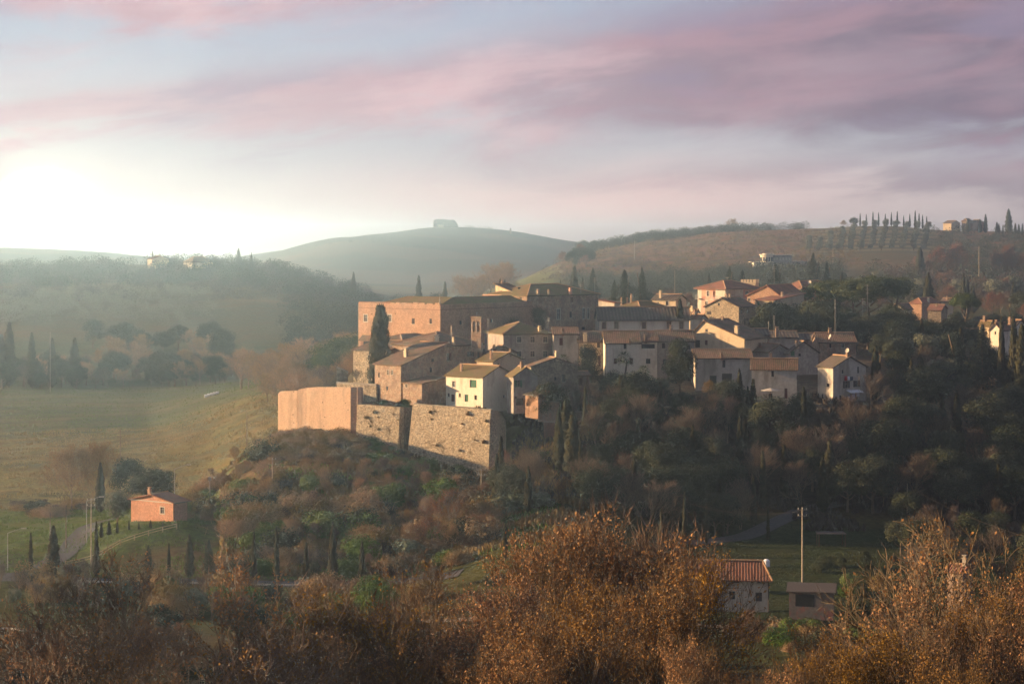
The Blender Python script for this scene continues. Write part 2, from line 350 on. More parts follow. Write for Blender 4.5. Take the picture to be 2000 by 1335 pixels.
# the fortress terrace, held up by its walls (plan corners: pixel column, distance)
def W(px, Y): return (Xp(px, Y), Y)
FORT = [W(543, 418), W(698, 407), W(700, 406.6), W(781, 402.6), W(804, 406), W(806, 402), W(958, 394.1), W(967, 398.5), W(983, 424), W(640, 432)]
def inside(x, y, poly):
    c = np.zeros(np.shape(x), bool); n = len(poly)
    for i in range(n):
        x0, y0 = poly[i]; x1, y1 = poly[(i + 1) % n]
        if y0 == y1: continue
        c ^= ((y0 > y) != (y1 > y)) & (x < (x1 - x0) * (y - y0) / (y1 - y0) + x0)
    return c
def shrink(poly, d):
    cx = sum(p[0] for p in poly) / len(poly); cyy = sum(p[1] for p in poly) / len(poly)
    out = []
    for x, y in poly:
        l = math.hypot(x - cx, y - cyy); out.append((x - (x - cx) / l * d, y - (y - cyy) / l * d))
    return out
def edge_dist(x, y, poly, k):
    d = np.full(np.shape(x), 1e9)
    for (x0, y0), (x1, y1) in zip(poly[:k], poly[1:k + 1]):
        vx, vy = x1 - x0, y1 - y0; t_ = np.clip(((x - x0) * vx + (y - y0) * vy) / (vx * vx + vy * vy), 0, 1)
        d = np.minimum(d, np.hypot(x - x0 - t_ * vx, y - y0 - t_ * vy))
    return d
msk = inside(XG, YY, FORT) & (YY > 350) & (edge_dist(XG, YY, FORT, 8) > 1.9)
outm = (~inside(XG, YY, FORT)) | (edge_dist(XG, YY, FORT, 8) <= 1.9)
HG = np.where(outm & (YY > 385) & (YY < 412) & (PXG[None, :] > 535) & (PXG[None, :] < 975), np.minimum(HG, np.interp(PXG, [535, 697, 780, 860, 930, 975], [-39, -39.2, -41.2, -43.3, -45.3, -43])[None, :]), HG)
HG = np.where(msk, np.maximum(HG, np.where(PXG[None, :] < 704, -31.2, -33.0)), HG)
HG = HG + CZ
def H(x, y):
    x = np.asarray(x, float); y = np.asarray(y, float)
    px = 1000 + F * x / np.maximum(y, 30)
    i = np.clip((px - PXG[0]) / 10.0, 0, len(PXG) - 1.001); i0 = i.astype(int); fi = i - i0
    j = np.clip(np.interp(y, YG, np.arange(len(YG))), 0, len(YG) - 1.001); j0 = j.astype(int); fj = j - j0
    return (HG[j0, i0] * (1 - fi) + HG[j0, i0 + 1] * fi) * (1 - fj) + (HG[j0 + 1, i0] * (1 - fi) + HG[j0 + 1, i0 + 1] * fi) * fj
def Hp(px, Y): return float(H(Xp(px, Y), Y))

def make_ground():
    nu, nv = len(PXG), len(YG)
    V = np.stack([XG, YY, HG], -1).reshape(-1, 3)
    idx = np.arange(nu * nv).reshape(nv, nu)
    Fc = np.stack([idx[:-1, :-1], idx[:-1, 1:], idx[1:, 1:], idx[1:, :-1]], -1).reshape(-1, 4)
    # ground cover colours
    px = np.repeat(PXG[None, :], nv, 0); y = YY
    C = np.zeros((nv, nu, 3))
    def put(mask, c):
        m = np.clip(mask, 0, 1)[..., None]; C[:] = C * (1 - m) + np.array(c) * m
    def ss(x, a, b): t = np.clip((x - a) / (b - a), 0, 1); return t * t * (3 - 2 * t)
    nz = fbm(XG / 25, YY / 25, 21, 4); nf = fbm(XG / 140, YY / 140, 31, 4); nn = fbm(XG / 6, YY / 6, 41, 3)
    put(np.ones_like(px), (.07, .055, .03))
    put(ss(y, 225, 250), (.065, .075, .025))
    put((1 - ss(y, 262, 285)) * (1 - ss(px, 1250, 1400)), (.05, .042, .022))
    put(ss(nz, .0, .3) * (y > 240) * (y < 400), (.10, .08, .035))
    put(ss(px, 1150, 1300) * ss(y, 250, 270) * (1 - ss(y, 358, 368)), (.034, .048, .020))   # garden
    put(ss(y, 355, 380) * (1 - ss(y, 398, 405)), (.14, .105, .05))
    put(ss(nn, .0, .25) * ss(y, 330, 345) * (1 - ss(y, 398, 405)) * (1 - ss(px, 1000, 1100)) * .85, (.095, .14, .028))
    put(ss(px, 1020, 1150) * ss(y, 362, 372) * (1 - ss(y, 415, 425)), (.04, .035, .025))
    put((1 - ss(px, 300, 430)) * ss(y, 340, 350) * (1 - ss(y, 430, 440)), (.085, .115, .028))
    gold = (1 - ss(px, 520, 640)) * ss(y, 432, 445)
    put(gold, (.165, .16, .062)); put(gold * ss(nz + nn * .6, -.1, .3), (.11, .11, .045)); put(gold * ss(np.sin(y * .55 + nz * 5), .6, 1) * .5, (.24, .19, .09))
    fl = (1 - ss(px, 560, 700)) * ss(y + nf * 60 + nn * 40, 570, 640); put(fl, (.085, .105, .055)); put(fl * ss(nz, -.05, .25), (.12, .125, .065)); put(fl * ss(np.sin(y * .30 + px * .004), .5, 1) * .5, (.065, .085, .045))
    put(ss(px, 640, 720) * ss(y, 405, 415) * (y < 520), (.15, .125, .09))
    put(ss(px, 700, 800) * ss(y, 490, 560), (.075, .08, .035))
    put(ss(y, 960, 1010), (.10, .10, .055)); put(ss(y, 960, 1010) * ss(nf, .0, .3), (.15, .125, .065))
    r = ss(px, 1040, 1130) * ss(y, 1180, 1260) * (y < 1900)
    put(r, (.20, .12, .07)); put(r * ss(nf + nn, -.1, .25), (.11, .095, .045))
    put(ss(px, 940, 980) * (1 - ss(px, 1070, 1110)) * ss(y, 1080, 1120) * (y < 1330), (.15, .165, .05))
    o = ss(px, 1560, 1600) * (1 - ss(px, 1815, 1840)) * ss(y, 1290, 1330) * (1 - ss(y, 1590, 1610))
    tr = np.sin((y - 1300) / 36 * 2 * np.pi) ; put(o, (.17, .15, .08)); put(o * ss(tr, -.1, .3), (.05, .055, .03))
    put(ss(y, 1900, 2050), (.10, .105, .08)); put(ss(y, 1950, 2050) * ss(nf, -.05, .2), (.145, .125, .09))
    me = npmesh('ground', V, Fc, None) if False else None
    m = bpy.data.materials.new('ground_cover'); m.use_nodes = True
    n = N(m.node_tree); b = m.node_tree.nodes['Principled BSDF']
    at = n.new('ShaderNodeAttribute', attribute_name='cover').outputs['Color']
    tc = n.new('ShaderNodeTexCoord').outputs['Object']
    n1 = n.noise(tc, .9, 6, .7); n2 = n.noise(tc, .07, 5, .65, .6)
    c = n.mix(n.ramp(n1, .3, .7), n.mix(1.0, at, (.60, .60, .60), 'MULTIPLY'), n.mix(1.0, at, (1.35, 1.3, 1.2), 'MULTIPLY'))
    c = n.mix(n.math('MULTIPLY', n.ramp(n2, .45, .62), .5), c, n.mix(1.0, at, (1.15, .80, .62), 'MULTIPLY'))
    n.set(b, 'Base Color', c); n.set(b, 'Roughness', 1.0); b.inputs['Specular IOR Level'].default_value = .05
    hgt = n.math('ADD', n1, n.math('MULTIPLY', n.noise(tc, .25, 4, .6), 2.0))
    bp = n.new('ShaderNodeBump', inp={'Strength': 1.0, 'Distance': .5, 'Height': hgt}); n.set(b, 'Normal', bp.outputs[0])
    me = npmesh('ground', V, Fc, m)
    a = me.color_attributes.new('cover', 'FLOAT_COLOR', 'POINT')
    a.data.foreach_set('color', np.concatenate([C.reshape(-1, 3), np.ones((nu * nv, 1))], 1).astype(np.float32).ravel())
    me.polygons.foreach_set('use_smooth', [True] * len(me.polygons))
    o = bpy.data.objects.new('ground', me); col.objects.link(o); tag(o, kind='structure')
make_ground()

def ribbon(name, pts, width, mat, lift=.10, kind='structure'):
    """a draped strip following the ground; pts (px, Y)"""
    P = [Vector((Xp(p, Y), Y, 0)) for p, Y in pts]
    S = []
    for a, b in zip(P[:-1], P[1:]):
        k = max(2, int((b - a).length / 1.5)); S += [a.lerp(b, i / k) for i in range(k)]
    S.append(P[-1]); V = []
    for i, p in enumerate(S):
        t = (S[min(i + 2, len(S) - 1)] - S[max(i - 2, 0)]).normalized(); nrm = Vector((-t.y, t.x, 0))
        for s in (-1, -.33, .33, 1):
            q = p + nrm * (s * width / 2)
            V.append((q.x, q.y, max(float(H(q.x, q.y)), float(H(p.x, p.y)) - .15) + lift))
    m = MB(); m.v = V
    for i in range(len(S) - 1):
        for k in range(3): m.f.append((4 * i + k, 4 * i + k + 1, 4 * i + k + 5, 4 * i + k + 4))
    o = m.build(name, mat, smooth=True); tag(o, kind=kind); return o

# ------------------------------------------------------------------ vegetation meshes
def tubes(segs, ns=4):
    """segs: array (n,8): p0 p1 r0 r1 -> verts, quads"""
    s = np.asarray(segs, float); n = len(s)
    p0, p1, r0, r1 = s[:, :3], s[:, 3:6], s[:, 6], s[:, 7]
    d = p1 - p0; d /= np.linalg.norm(d, axis=1, keepdims=True) + 1e-9
    ref = np.where(np.abs(d[:, 2:3]) > .9, [[1., 0, 0]], [[0, 0, 1.]])
    a = np.cross(d, ref); a /= np.linalg.norm(a, axis=1, keepdims=True) + 1e-9; c = np.cross(d, a)
    t = np.arange(ns) * 2 * np.pi / ns
    ring = a[:, None, :] * np.cos(t)[None, :, None] + c[:, None, :] * np.sin(t)[None, :, None]
    V = np.concatenate([p0[:, None] + ring * r0[:, None, None], p1[:, None] + ring * r1[:, None, None]], 1).reshape(-1, 3)
    b = (np.arange(n) * 2 * ns)[:, None]; i = np.arange(ns)[None]; j = (i + 1) % ns
    Fq = np.stack([b + i, b + j, b + ns + j, b + ns + i], -1).reshape(-1, 4)
    return V, Fq
def cards(c, size, rng, nrm=None, asp=.7, jit=1.0):
    """quads of the given size centred on c"""
    n = len(c); size = np.broadcast_to(size, (n,))[:, None]
    g = rng.normal(size=(n, 3)) * jit
    if nrm is not None: g = g + nrm
    g /= np.linalg.norm(g, axis=1, keepdims=True)
    h = rng.normal(size=(n, 3)); u = np.cross(g, h); u /= np.linalg.norm(u, axis=1, keepdims=True); w = np.cross(g, u)
    u = u * size / 2; w = w * size / 2 * asp
    V = np.stack([c - u, c - w * .9, c + u, c + w], 1).reshape(-1, 3)
    return V, np.arange(4 * n).reshape(n, 4)
def slivers(p, q, w, rng):
    n = len(p); d = q - p; a = np.cross(d, rng.normal(size=(n, 3))); a /= np.linalg.norm(a, axis=1, keepdims=True) + 1e-9
    V = np.stack([p - a * w / 2, p + a * w / 2, q], 1).reshape(-1, 3)
    return V, np.arange(3 * n).reshape(n, 3)
def unit(rng, n):
    v = rng.normal(size=(n, 3)); return v / np.linalg.norm(v, axis=1, keepdims=True)
def grow(rng, Ht, spread, kids, trunk_r, clear=.2, up=.35, tips=None, multi=1):
    """limbs, branches and twigs as segments; appends twig ends to tips"""
    segs = []
    def branch(p, d, L, r, lv):
        k = 4 if lv == 0 else 3; pts = [p]; dd = d
        for i in range(k):
            dd = dd + rng.normal(size=3) * (.10 if lv == 0 else .2) + np.array([0, 0, up * (.25 if lv else .1)]); dd /= np.linalg.norm(dd)
            q = pts[-1] + dd * L / k; rr0 = r * (1 - .75 * i / k); rr1 = r * (1 - .75 * (i + 1) / k)
            segs.append([*pts[-1], *q, rr0, rr1]); pts.append(q)
        if lv >= len(kids):
            tips.append((pts[-1], dd)); tips.append((pts[-2], dd)); return
        m = kids[lv]
        for j in range(m):
            t = (clear + (1 - clear) * (j + rng.random()) / m) if lv == 0 else .25 + .75 * (j + rng.random()) / m
            x = min(t * k, k - .01); i = int(x); b0 = pts[i] + (pts[i + 1] - pts[i]) * (x - i)
            az = j * 2.4 + rng.random(); out = np.array([math.cos(az), math.sin(az), 0.])
            ax = (pts[-1] - pts[0]); ax = ax / np.linalg.norm(ax)
            out = out - ax * np.dot(out, ax); out /= np.linalg.norm(out) + 1e-6
            an = (.55 + .35 * rng.random()) * (1.25 - .6 * t if lv == 0 else 1) * spread
            nd = ax * math.cos(an) + out * math.sin(an)
            nl = (Ht * .62 * (1.08 - .62 * t) if lv == 0 else L * (.62 - .22 * t) * (.8 + .4 * rng.random()))
            branch(b0, nd, nl, r * (1 - .75 * t) * (.55 if lv == 0 else .6), lv + 1)
        if lv: tips.append((pts[-1], dd))
    for k in range(multi):
        a = rng.random() * 6.28; lean = 0.06 if multi == 1 else .33
        branch(np.zeros(3) + (0 if multi == 1 else .12) * np.array([math.cos(a), math.sin(a), 0]), np.array([math.cos(a) * lean, math.sin(a) * lean, 1.0]), Ht * .86 * (1 if k == 0 else rng.uniform(.75, 1)), trunk_r * (1 if multi == 1 else .6), 0)
    return segs
def scaleto(Vs, Ht):
    zmax = max(v[:, 2].max() for v in Vs); k = Ht / zmax
    return [v * k for v in Vs]
KIND = {}     # kind -> list of variants, a variant = (height, [(part name, mesh)])
def clumpy(rng, centers, rad, n, size, flat=1.0, up=.4, fill=.35):
    k = rng.integers(len(centers), size=n); u = unit(rng, n)
    rr = np.where(rng.random(n) < fill, rng.random(n) ** .5, 1.0 + rng.normal(size=n) * .07)
    off = u * (np.array(rad)[k] * rr)[:, None]; off[:, 2] *= flat
    return cards(centers[k] + off, size * rng.uniform(.6, 1.3, n), rng, u * .9 + np.array([0, 0, up]), .75, .45)
def v_foak(seed, leaf='oakleaf', nl=9000, spread=.85, multi=1, leafs=.13, kids=(13, 8, 7), clear=.18, bk='bark', sl=1.6):
    rng = np.random.default_rng(seed); tips = []
    segs = grow(rng, 10, spread, kids, .24, clear, .35, tips, multi)
    s = np.array(segs); s[:, 6:] = np.maximum(s[:, 6:], .009 if bk == 'bark' else .015)
    big = s[:, 6] > .045
    V1, F1 = tubes(s[big], 6); V2, F2 = tubes(s[~big], 3)
    tp = np.array([t[0] for t in tips]); td = np.array([t[1] for t in tips])
    k = rng.integers(len(tp), size=nl); keep = fbm(tp[k][:, 0] / 2.2, tp[k][:, 1] / 2.2 + tp[k][:, 2] / 2, seed, 2) > -.22
    k = k[keep]
    c = tp[k] - td[k] * rng.uniform(0, .7, len(k))[:, None] + rng.normal(size=(len(k), 3)) * .13
    V3, F3 = cards(c, leafs * rng.uniform(.6, 1.3, len(k)), rng, None, .6)
    # fine end twigs
    m = int(len(tp) * sl); kk = rng.integers(len(tp), size=m); p = tp[kk] - td[kk] * rng.uniform(0, .5, m)[:, None]
    q = p + (td[kk] * .7 + rng.normal(size=(m, 3)) * .35 + [0, 0, .3]) * rng.uniform(.3, .8, m)[:, None]
    V4, F4 = slivers(p, q, .024, rng)
    V1, V2, V3, V4 = scaleto([V1, V2, V3, V4], 10)
    F2q = np.concatenate([F1, F2 + len(V1)])
    F4q = np.concatenate([F4, F4[:, :1]], 1)
    tw = npmesh('twigs', V4, F4, MT['oaktwig'])
    return (10, [('trunk', npmesh('trunk', np.concatenate([V1, V2]), F2q, MT[bk])), ('crown', npmesh('crown', V3, F3, MT[leaf])), ('twigs', tw)])
def v_bare(seed, tw='twig', leaf=None, nl=0, spread=.8, multi=1, n=2600, bark='barkp', kids=(12, 7, 5), L=.7, w=.024, Ht=8, clear=.2, ls=.16):
    rng = np.random.default_rng(seed); tips = []
    segs = grow(rng, Ht, spread, kids, .15, clear, .45, tips, multi)
    s = np.array(segs); s[:, 6:] = np.maximum(s[:, 6:], .012)
    V1, F1 = tubes(s, 4)
    tp = np.array([t[0] for t in tips]); td = np.array([t[1] for t in tips])
    k = rng.integers(len(tp), size=n); p = tp[k] - td[k] * rng.uniform(0, .9, n)[:, None] + rng.normal(size=(n, 3)) * .1
    q = p + (td[k] * .8 + rng.normal(size=(n, 3)) * .32 + [0, 0, .4]) * (L * rng.uniform(.5, 1.3, n))[:, None]
    V2, F2 = slivers(p, q, w, rng)
    parts = []
    if nl:
        k = rng.integers(len(tp), size=nl); c = tp[k] + rng.normal(size=(nl, 3)) * .3
        V3, F3 = cards(c, ls * rng.uniform(.6, 1.4, nl), rng, None, .7)
        V1, V2, V3 = scaleto([V1, V2, V3], Ht); parts.append(('leaves', npmesh('leaves', V3, F3, MT[leaf])))
    else: V1, V2 = scaleto([V1, V2], Ht)
    return (Ht, [('trunk', npmesh('trunk', V1, F1, MT[bark])), ('crown', npmesh('crown', V2, F2, MT[tw]))] + parts)
def trunk_part(rng, h, r, lean=0, limbs=0, lr=2.0, mat='bark'):
    segs = []; p = np.zeros(3); d = np.array([lean, 0, 1.0]); p0 = p - [0, 0, .5]
    for i in range(4):
        q = p + d / np.linalg.norm(d) * h / 4; segs.append([*(p0 if i == 0 else p), *q, r * (1 - .15 * i), r * (.85 - .15 * i)]); p = q; d = d + rng.normal(size=3) * .08
    for j in range(limbs):
        a = j * 2.4; st = np.array([0, 0, h * (.5 + .45 * j / max(limbs, 1))]); e = st + np.array([math.cos(a) * lr, math.sin(a) * lr, lr * .8])
        mid = (st + e) / 2 + [0, 0, -.2]; segs.append([*st, *mid, r * .45, r * .3]); segs.append([*mid, *e, r * .3, r * .08])
    V, Fq = tubes(segs, 6); return ('trunk', npmesh('trunk', V, Fq, MT[mat]))
def v_cyp(seed, R=.95, Ht=10, n=3200, sz=.30, lobes=1, ex=.62):
    rng = np.random.default_rng(seed)
    t = rng.random(n) ** .8; a = rng.random(n) * 6.283
    pr = (np.minimum(t / .12, 1) ** .6) * (1 - t) ** ex * (1 + .12 * np.sin(5 * t * 6.28 + seed) + .10 * np.sin(a * 3 + t * 13 + seed))
    rr = R * pr * np.where(rng.random(n) < .25, rng.random(n) ** .5, 1 + rng.normal(size=n) * .10)
    c = np.stack([np.cos(a) * rr, np.sin(a) * rr, .35 + t * (Ht - .35)], 1)
    if lobes > 1:
        k = rng.integers(lobes, size=n); c[:, 0] += (k - (lobes - 1) / 2) * R * .8 * np.minimum(1, .3 + (1 - t)); c[:, 2] *= 1 - .14 * (k % 2)
    nr = np.stack([np.cos(a), np.sin(a), np.full(n, .5)], 1)
    u = np.stack([-np.sin(a), np.cos(a), np.zeros(n)], 1) + rng.normal(size=(n, 3)) * .35
    w = np.array([0, 0, 1.0]) + nr * .25 + rng.normal(size=(n, 3)) * .2
    s = (sz * rng.uniform(.5, 1.3, n))[:, None]
    V = np.stack([c - u * s * .3, c - w * s * .5, c + u * s * .3, c + w * s], 1).reshape(-1, 3)
    return (Ht, [trunk_part(rng, 1.6, .16), ('crown', npmesh('crown', V, np.arange(4 * n).reshape(n, 4), MT['cyp']))])
def v_round(seed, mat='ever', Ht=9, R=3.6, zc=.6, vr=.42, nc=26, n=5200, size=.38, cr=(.9, 1.6), stem=.3, flat=.85, up=.4, bottom=-.6, fill=.35):
    rng = np.random.default_rng(seed)
    u = unit(rng, nc); u[:, 2] = np.where(u[:, 2] < bottom, -u[:, 2], u[:, 2]); rad = rng.uniform(.45, 1.0, nc) ** .5
    cc = u * rad[:, None] * [R * .78, R * .78, Ht * vr * .8] + [0, 0, Ht * zc]
    cr_ = rng.uniform(*cr, nc)
    V, Fq = clumpy(rng, cc, cr_, n, size, flat, up, fill)
    V[:, 2] = np.maximum(V[:, 2], .05); V[:, 2] *= Ht / V[:, 2].max()
    return (Ht, [trunk_part(rng, Ht * max(zc - vr * .4, stem), .22 * R / 3.6 + .04, .05, 5, R * .5), ('crown', npmesh('crown', V, Fq, MT[mat]))])
def v_umb(seed, Ht=12, R=5.0):
    rng = np.random.default_rng(seed); nc = 46
    a = rng.random(nc) * 6.283; r = R * .85 * rng.random(nc) ** .5
    cc = np.stack([np.cos(a) * r, np.sin(a) * r, Ht * .80 + (1 - (r / R) ** 2) * Ht * .12 + rng.normal(size=nc) * .25], 1)
    V, Fq = clumpy(rng, cc, rng.uniform(.9, 1.5, nc), 13000, .24, .6, .7, .3)
    V[:, 2] *= Ht / V[:, 2].max()
    return (Ht, [trunk_part(rng, Ht * .72, .3, .06, 9, R * .6), ('crown', npmesh('crown', V, Fq, MT['pinel']))])
def v_fir(seed, Ht=10, R=2.6, n=9000, mat='fir', irr=.25, droop=.25, sz=.30):
    rng = np.random.default_rng(seed); tiers = 26
    k = rng.integers(tiers, size=n); t = k / tiers; nb = 9
    b = rng.integers(nb, size=n); a = b * 2 * math.pi / nb + k * .7 + rng.normal(size=n) * .16
    ext = (1 - t) ** .85 * R * (1 + irr * np.sin(k * 2.1 + b * 1.7 + seed)); s = rng.random(n) ** .6
    rr = ext * s; z = Ht * (.08 + .88 * t) - droop * rr + rng.normal(size=n) * .22
    c = np.stack([np.cos(a) * rr, np.sin(a) * rr, np.maximum(z, .1)], 1)
    V, Fq = cards(c, sz * rng.uniform(.6, 1.3, n) * (1 - .4 * t), rng, np.array([0, 0, .6]), .5, .8)
    V[:, 2] *= Ht / V[:, 2].max()
    return (Ht, [trunk_part(rng, Ht * .9, .2), ('crown', npmesh('crown', V, Fq, MT[mat]))])
def v_palm(seed, Ht=6):
    rng = np.random.default_rng(seed); n = 30; m = MB()
    V = []; Fq = []
    for i in range(n):
        a = i * 2.4; el = 1.2 - 1.75 * i / n; L = 1.5; p = np.array([0, 0, Ht * .82]); d = np.array([math.cos(a) * math.cos(el), math.sin(a) * math.cos(el), math.sin(el)])
        tn = np.array([-math.sin(a), math.cos(a), 0])
        hub = p + d * .75
        for j in range(9):
            th = (j - 4) * .28; e = hub + (d * math.cos(th) + tn * math.sin(th)) * .85 + np.array([0, 0, -.22 - .1 * abs(j - 4)])
            b = len(V); w = tn * .045; V += [hub - w, hub + w, e]; Fq.append((b, b + 1, b + 2))
        b = len(V); V += [p, p + tn * .03, hub]; Fq.append((b, b + 1, b + 2))
    return (Ht, [trunk_part(rng, Ht * .82, .19, .03), ('crown', npmesh('crown', np.array(V), np.array(Fq), MT['pinel']))])
def v_bush(seed, mat, R=1.5, n=1500, size=.22, Ht=2.2, sl=0, slm='twigo', nc=9):
    rng = np.random.default_rng(seed); a = rng.random(nc) * 6.28; r = R * .6 * rng.random(nc) ** .5
    cc = np.stack([np.cos(a) * r, np.sin(a) * r, rng.uniform(.25, .62, nc) * Ht], 1)
    parts = []
    if n:
        V, Fq = clumpy(rng, cc, rng.uniform(.45, .8, nc) * R * .7, n, size, .9, .5, .4); V[:, 2] = np.maximum(V[:, 2], -.1); V[:, 2] *= Ht / V[:, 2].max()
        parts.append(('leaves', npmesh('leaves', V, Fq, MT[mat])))
    if sl:
        k = rng.integers(nc, size=sl); p = cc[k] * [1, 1, .6] + rng.normal(size=(sl, 3)) * R * .3; p[:, 2] = np.abs(p[:, 2])
        u = unit(rng, sl); u[:, 2] = np.abs(u[:, 2]) + .3; q = p + u * R * .55 * rng.uniform(.4, 1.2, sl)[:, None]
        V, Fq = slivers(p, q, .035, rng); V[:, 2] *= Ht / V[:, 2].max(); parts.append(('twigs', npmesh('twigs', V, Fq, MT[slm])))
    return (Ht, parts)
def build_kinds():
    K = KIND
    K['oak_tree'] = [v_foak(s, nl=9500, sl=1.5) for s in (11, 12, 13)] + [v_foak(14, 'oakleaf', 10000, .7, 3, sl=1.5)]
    K['oak_tree_gold'] = [v_foak(15, 'oakleafy', 12000, .7, 2), v_foak(16, 'oakleafy', 11000, .8)]
    K['oak_tree_sparse'] = [v_foak(s, 'oakleaf', nl, .95, mu, .16, (11, 6, 5), bk='barkp', sl=.8) for s, nl, mu in ((17, 2000, 1), (18, 1200, 2), (19, 1800, 3))]
    K['oak_tree_upright'] = [v_foak(s, 'oakleaf', nl, .7, mu, .14, (13, 9, 6), .12) for s, nl, mu in ((20, 11000, 3), (21, 9000, 4), (22, 12000, 2))]
    K['bare_tree'] = [v_bare(31), v_bare(32, multi=2), v_bare(33, 'twigr', spread=.6), v_bare(34, 'twig', multi=3, spread=.6), v_bare(35, 'twigr')]
    K['bare_tree_gold'] = [v_bare(36, 'twigo', n=3600), v_bare(37, 'twigo', multi=2, n=3600), v_bare(38, 'twigo', 'oakleaf', 700)]
    K['bare_tree_wide'] = [v_bare(39, 'twigo', 'oakleaf', 5000, spread=1.1, n=9500, ls=.13, kids=(14, 8, 6), Ht=11, L=.9, clear=.08, w=.03), v_bare(40, 'twigo', 'russet', 4000, spread=1.05, n=9000, ls=.12, kids=(13, 8, 6), Ht=11, clear=.1, w=.03)]
    K['russet_tree'] = [v_bare(41, 'twigr', 'russet', 2600), v_bare(42, 'twigr', 'russet', 2200, multi=3, spread=.7), v_bare(43, 'twigr', 'russet', 3000, spread=.6)]
    K['cypress'] = [v_cyp(51), v_cyp(52, .8), v_cyp(53, 1.15), v_cyp(54, .65)]
    K['cypress_wide'] = [v_cyp(55, 1.25, n=5200, lobes=2), v_cyp(56, 1.45, n=5200)]
    K['cypress_column'] = [v_cyp(57, 1.0, n=7000, lobes=2, ex=.17, sz=.26)]
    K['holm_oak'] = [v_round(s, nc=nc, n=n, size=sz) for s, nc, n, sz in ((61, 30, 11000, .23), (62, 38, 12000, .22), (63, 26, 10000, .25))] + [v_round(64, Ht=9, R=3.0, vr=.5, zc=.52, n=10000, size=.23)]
    K['magnolia'] = [v_round(65, Ht=9, R=2.4, vr=.5, zc=.5, nc=24, n=11000, size=.2)]
    K['olive_tree'] = [v_round(s, 'olive', 5, 2.1, .6, .42, 16, 2600, .26, (.5, .95), .25) for s in (66, 67)]
    K['stone_pine'] = [v_round(s, 'pinel', 12, 5.0, .73, .27, 46, 14000, .25, (.9, 1.5), .3, .75, .8, -.3) for s in (71, 72, 73)]
    K['round_pine'] = [v_round(74, 'pinel', 7, 3.4, .58, .42, 30, 6500, .26, (.7, 1.2), .2, .75, .8)]
    K['fir_tree'] = [v_fir(81), v_fir(82, R=2.0)]
    K['cedar_tree'] = [v_fir(83, 13, 4.2, 11000, 'fir', .55, .08, .36), v_fir(84, 13, 3.6, 11000, 'ever', .6, .05, .36)]
    K['palm_tree'] = [v_palm(91)]
    K['dry_bush'] = [v_bush(s, 'broom', n=2200, size=.12, sl=2600, slm=m) for s, m in ((101, 'twigo'), (102, 'twigo'), (103, 'twig'))]
    K['green_bush'] = [v_bush(104, 'bramble', n=4000, size=.14), v_bush(105, 'bramble', R=1.8, n=4500, size=.15), v_bush(106, 'ever', n=4000, size=.14)]
    K['pale_bush'] = [v_bush(107, 'agave', n=1300, size=.26), v_bush(108, 'agave', n=900, size=.34)]
    K['hedge_bush'] = [v_bush(109, 'ever', R=1.8, n=1300, size=.3), v_bush(110, 'ever', R=1.6, n=1300, size=.28)]
build_kinds()

CATS = dict(oak_tree='oak tree', bare_tree='bare tree', russet_tree='autumn tree', cypress='cypress', holm_oak='evergreen tree', magnolia='evergreen tree',
            olive_tree='olive tree', stone_pine='pine tree', round_pine='pine tree', fir_tree='fir tree', cedar_tree='conifer', palm_tree='palm tree',
            dry_bush='bush', green_bush='bush', pale_bush='bush', hedge_bush='bush')
OBN = dict(oak_tree_gold='oak_tree', oak_tree_sparse='oak_tree', oak_tree_upright='oak_tree', bare_tree_gold='bare_tree', bare_tree_wide='bare_tree', cypress_wide='cypress', cypress_column='cypress')
rnd = random.Random(7)
TREES = []
def plant(kind, px, Y, h, label, group=None, wide=1.0, var=None, rot=None, sink=.15, name=None):
    """one plant of a kind, h metres tall, standing on the ground at column px, distance Y"""
    vs = KIND[kind]; v = vs[var % len(vs)] if var is not None else rnd.choice(vs)
    nm = OBN.get(kind, kind); x = Xp(px, Y); z = Hp(px, Y) - sink
    o = empty(nm, (x, Y, z), rnd.random() * 6.28 if rot is None else rot, label, 'sapling' if name else CATS[nm], group)
    if name: o.name = name
    k = h / v[0]; o.scale = (k * wide, k * wide, k)
    for pn, me in v[1]:
        c = bpy.data.objects.new(pn, me); col.objects.link(c); c.parent = o
    o['_px'] = px; TREES.append(o); return o
def T(kind, px, ytop, Y, label, group=None, **kw):
    h = Zp(ytop, Y) - Hp(px, Y) + .15
    return plant(kind, px, Y, max(h, .8), label, group, **kw)
# ------------------------------------------------------------------ buildings
def grid_wall(m, o, eu, L, h, holes, z0=-1.6, depth=.22, nrm=(0, -1, 0)):
    """wall from local point o along eu, length L, z0..h, with rectangular holes (u0,u1,z0,z1) and their reveals"""
    us = sorted({0.0, L, *[v for q in holes for v in q[:2]]}); zs = sorted({z0, h, *[v for q in holes for v in q[2:]]})
    P = lambda u, z, d=0: (o[0] + eu[0] * u - nrm[0] * d, o[1] + eu[1] * u - nrm[1] * d, z)
    for a, b in zip(us[:-1], us[1:]):
        for c, e in zip(zs[:-1], zs[1:]):
            mu, mz = (a + b) / 2, (c + e) / 2
            if any(q[0] < mu < q[1] and q[2] < mz < q[3] for q in holes): continue
            m.quad(P(a, c), P(b, c), P(b, e), P(a, e))
    for a, b, c, e in holes:
        m.quad(P(a, c), P(a, c, depth), P(a, e, depth), P(a, e)); m.quad(P(b, c), P(b, e), P(b, e, depth), P(b, c, depth))
        m.quad(P(a, e), P(a, e, depth), P(b, e, depth), P(b, e)); m.quad(P(a, c), P(b, c), P(b, c, depth), P(a, c, depth))
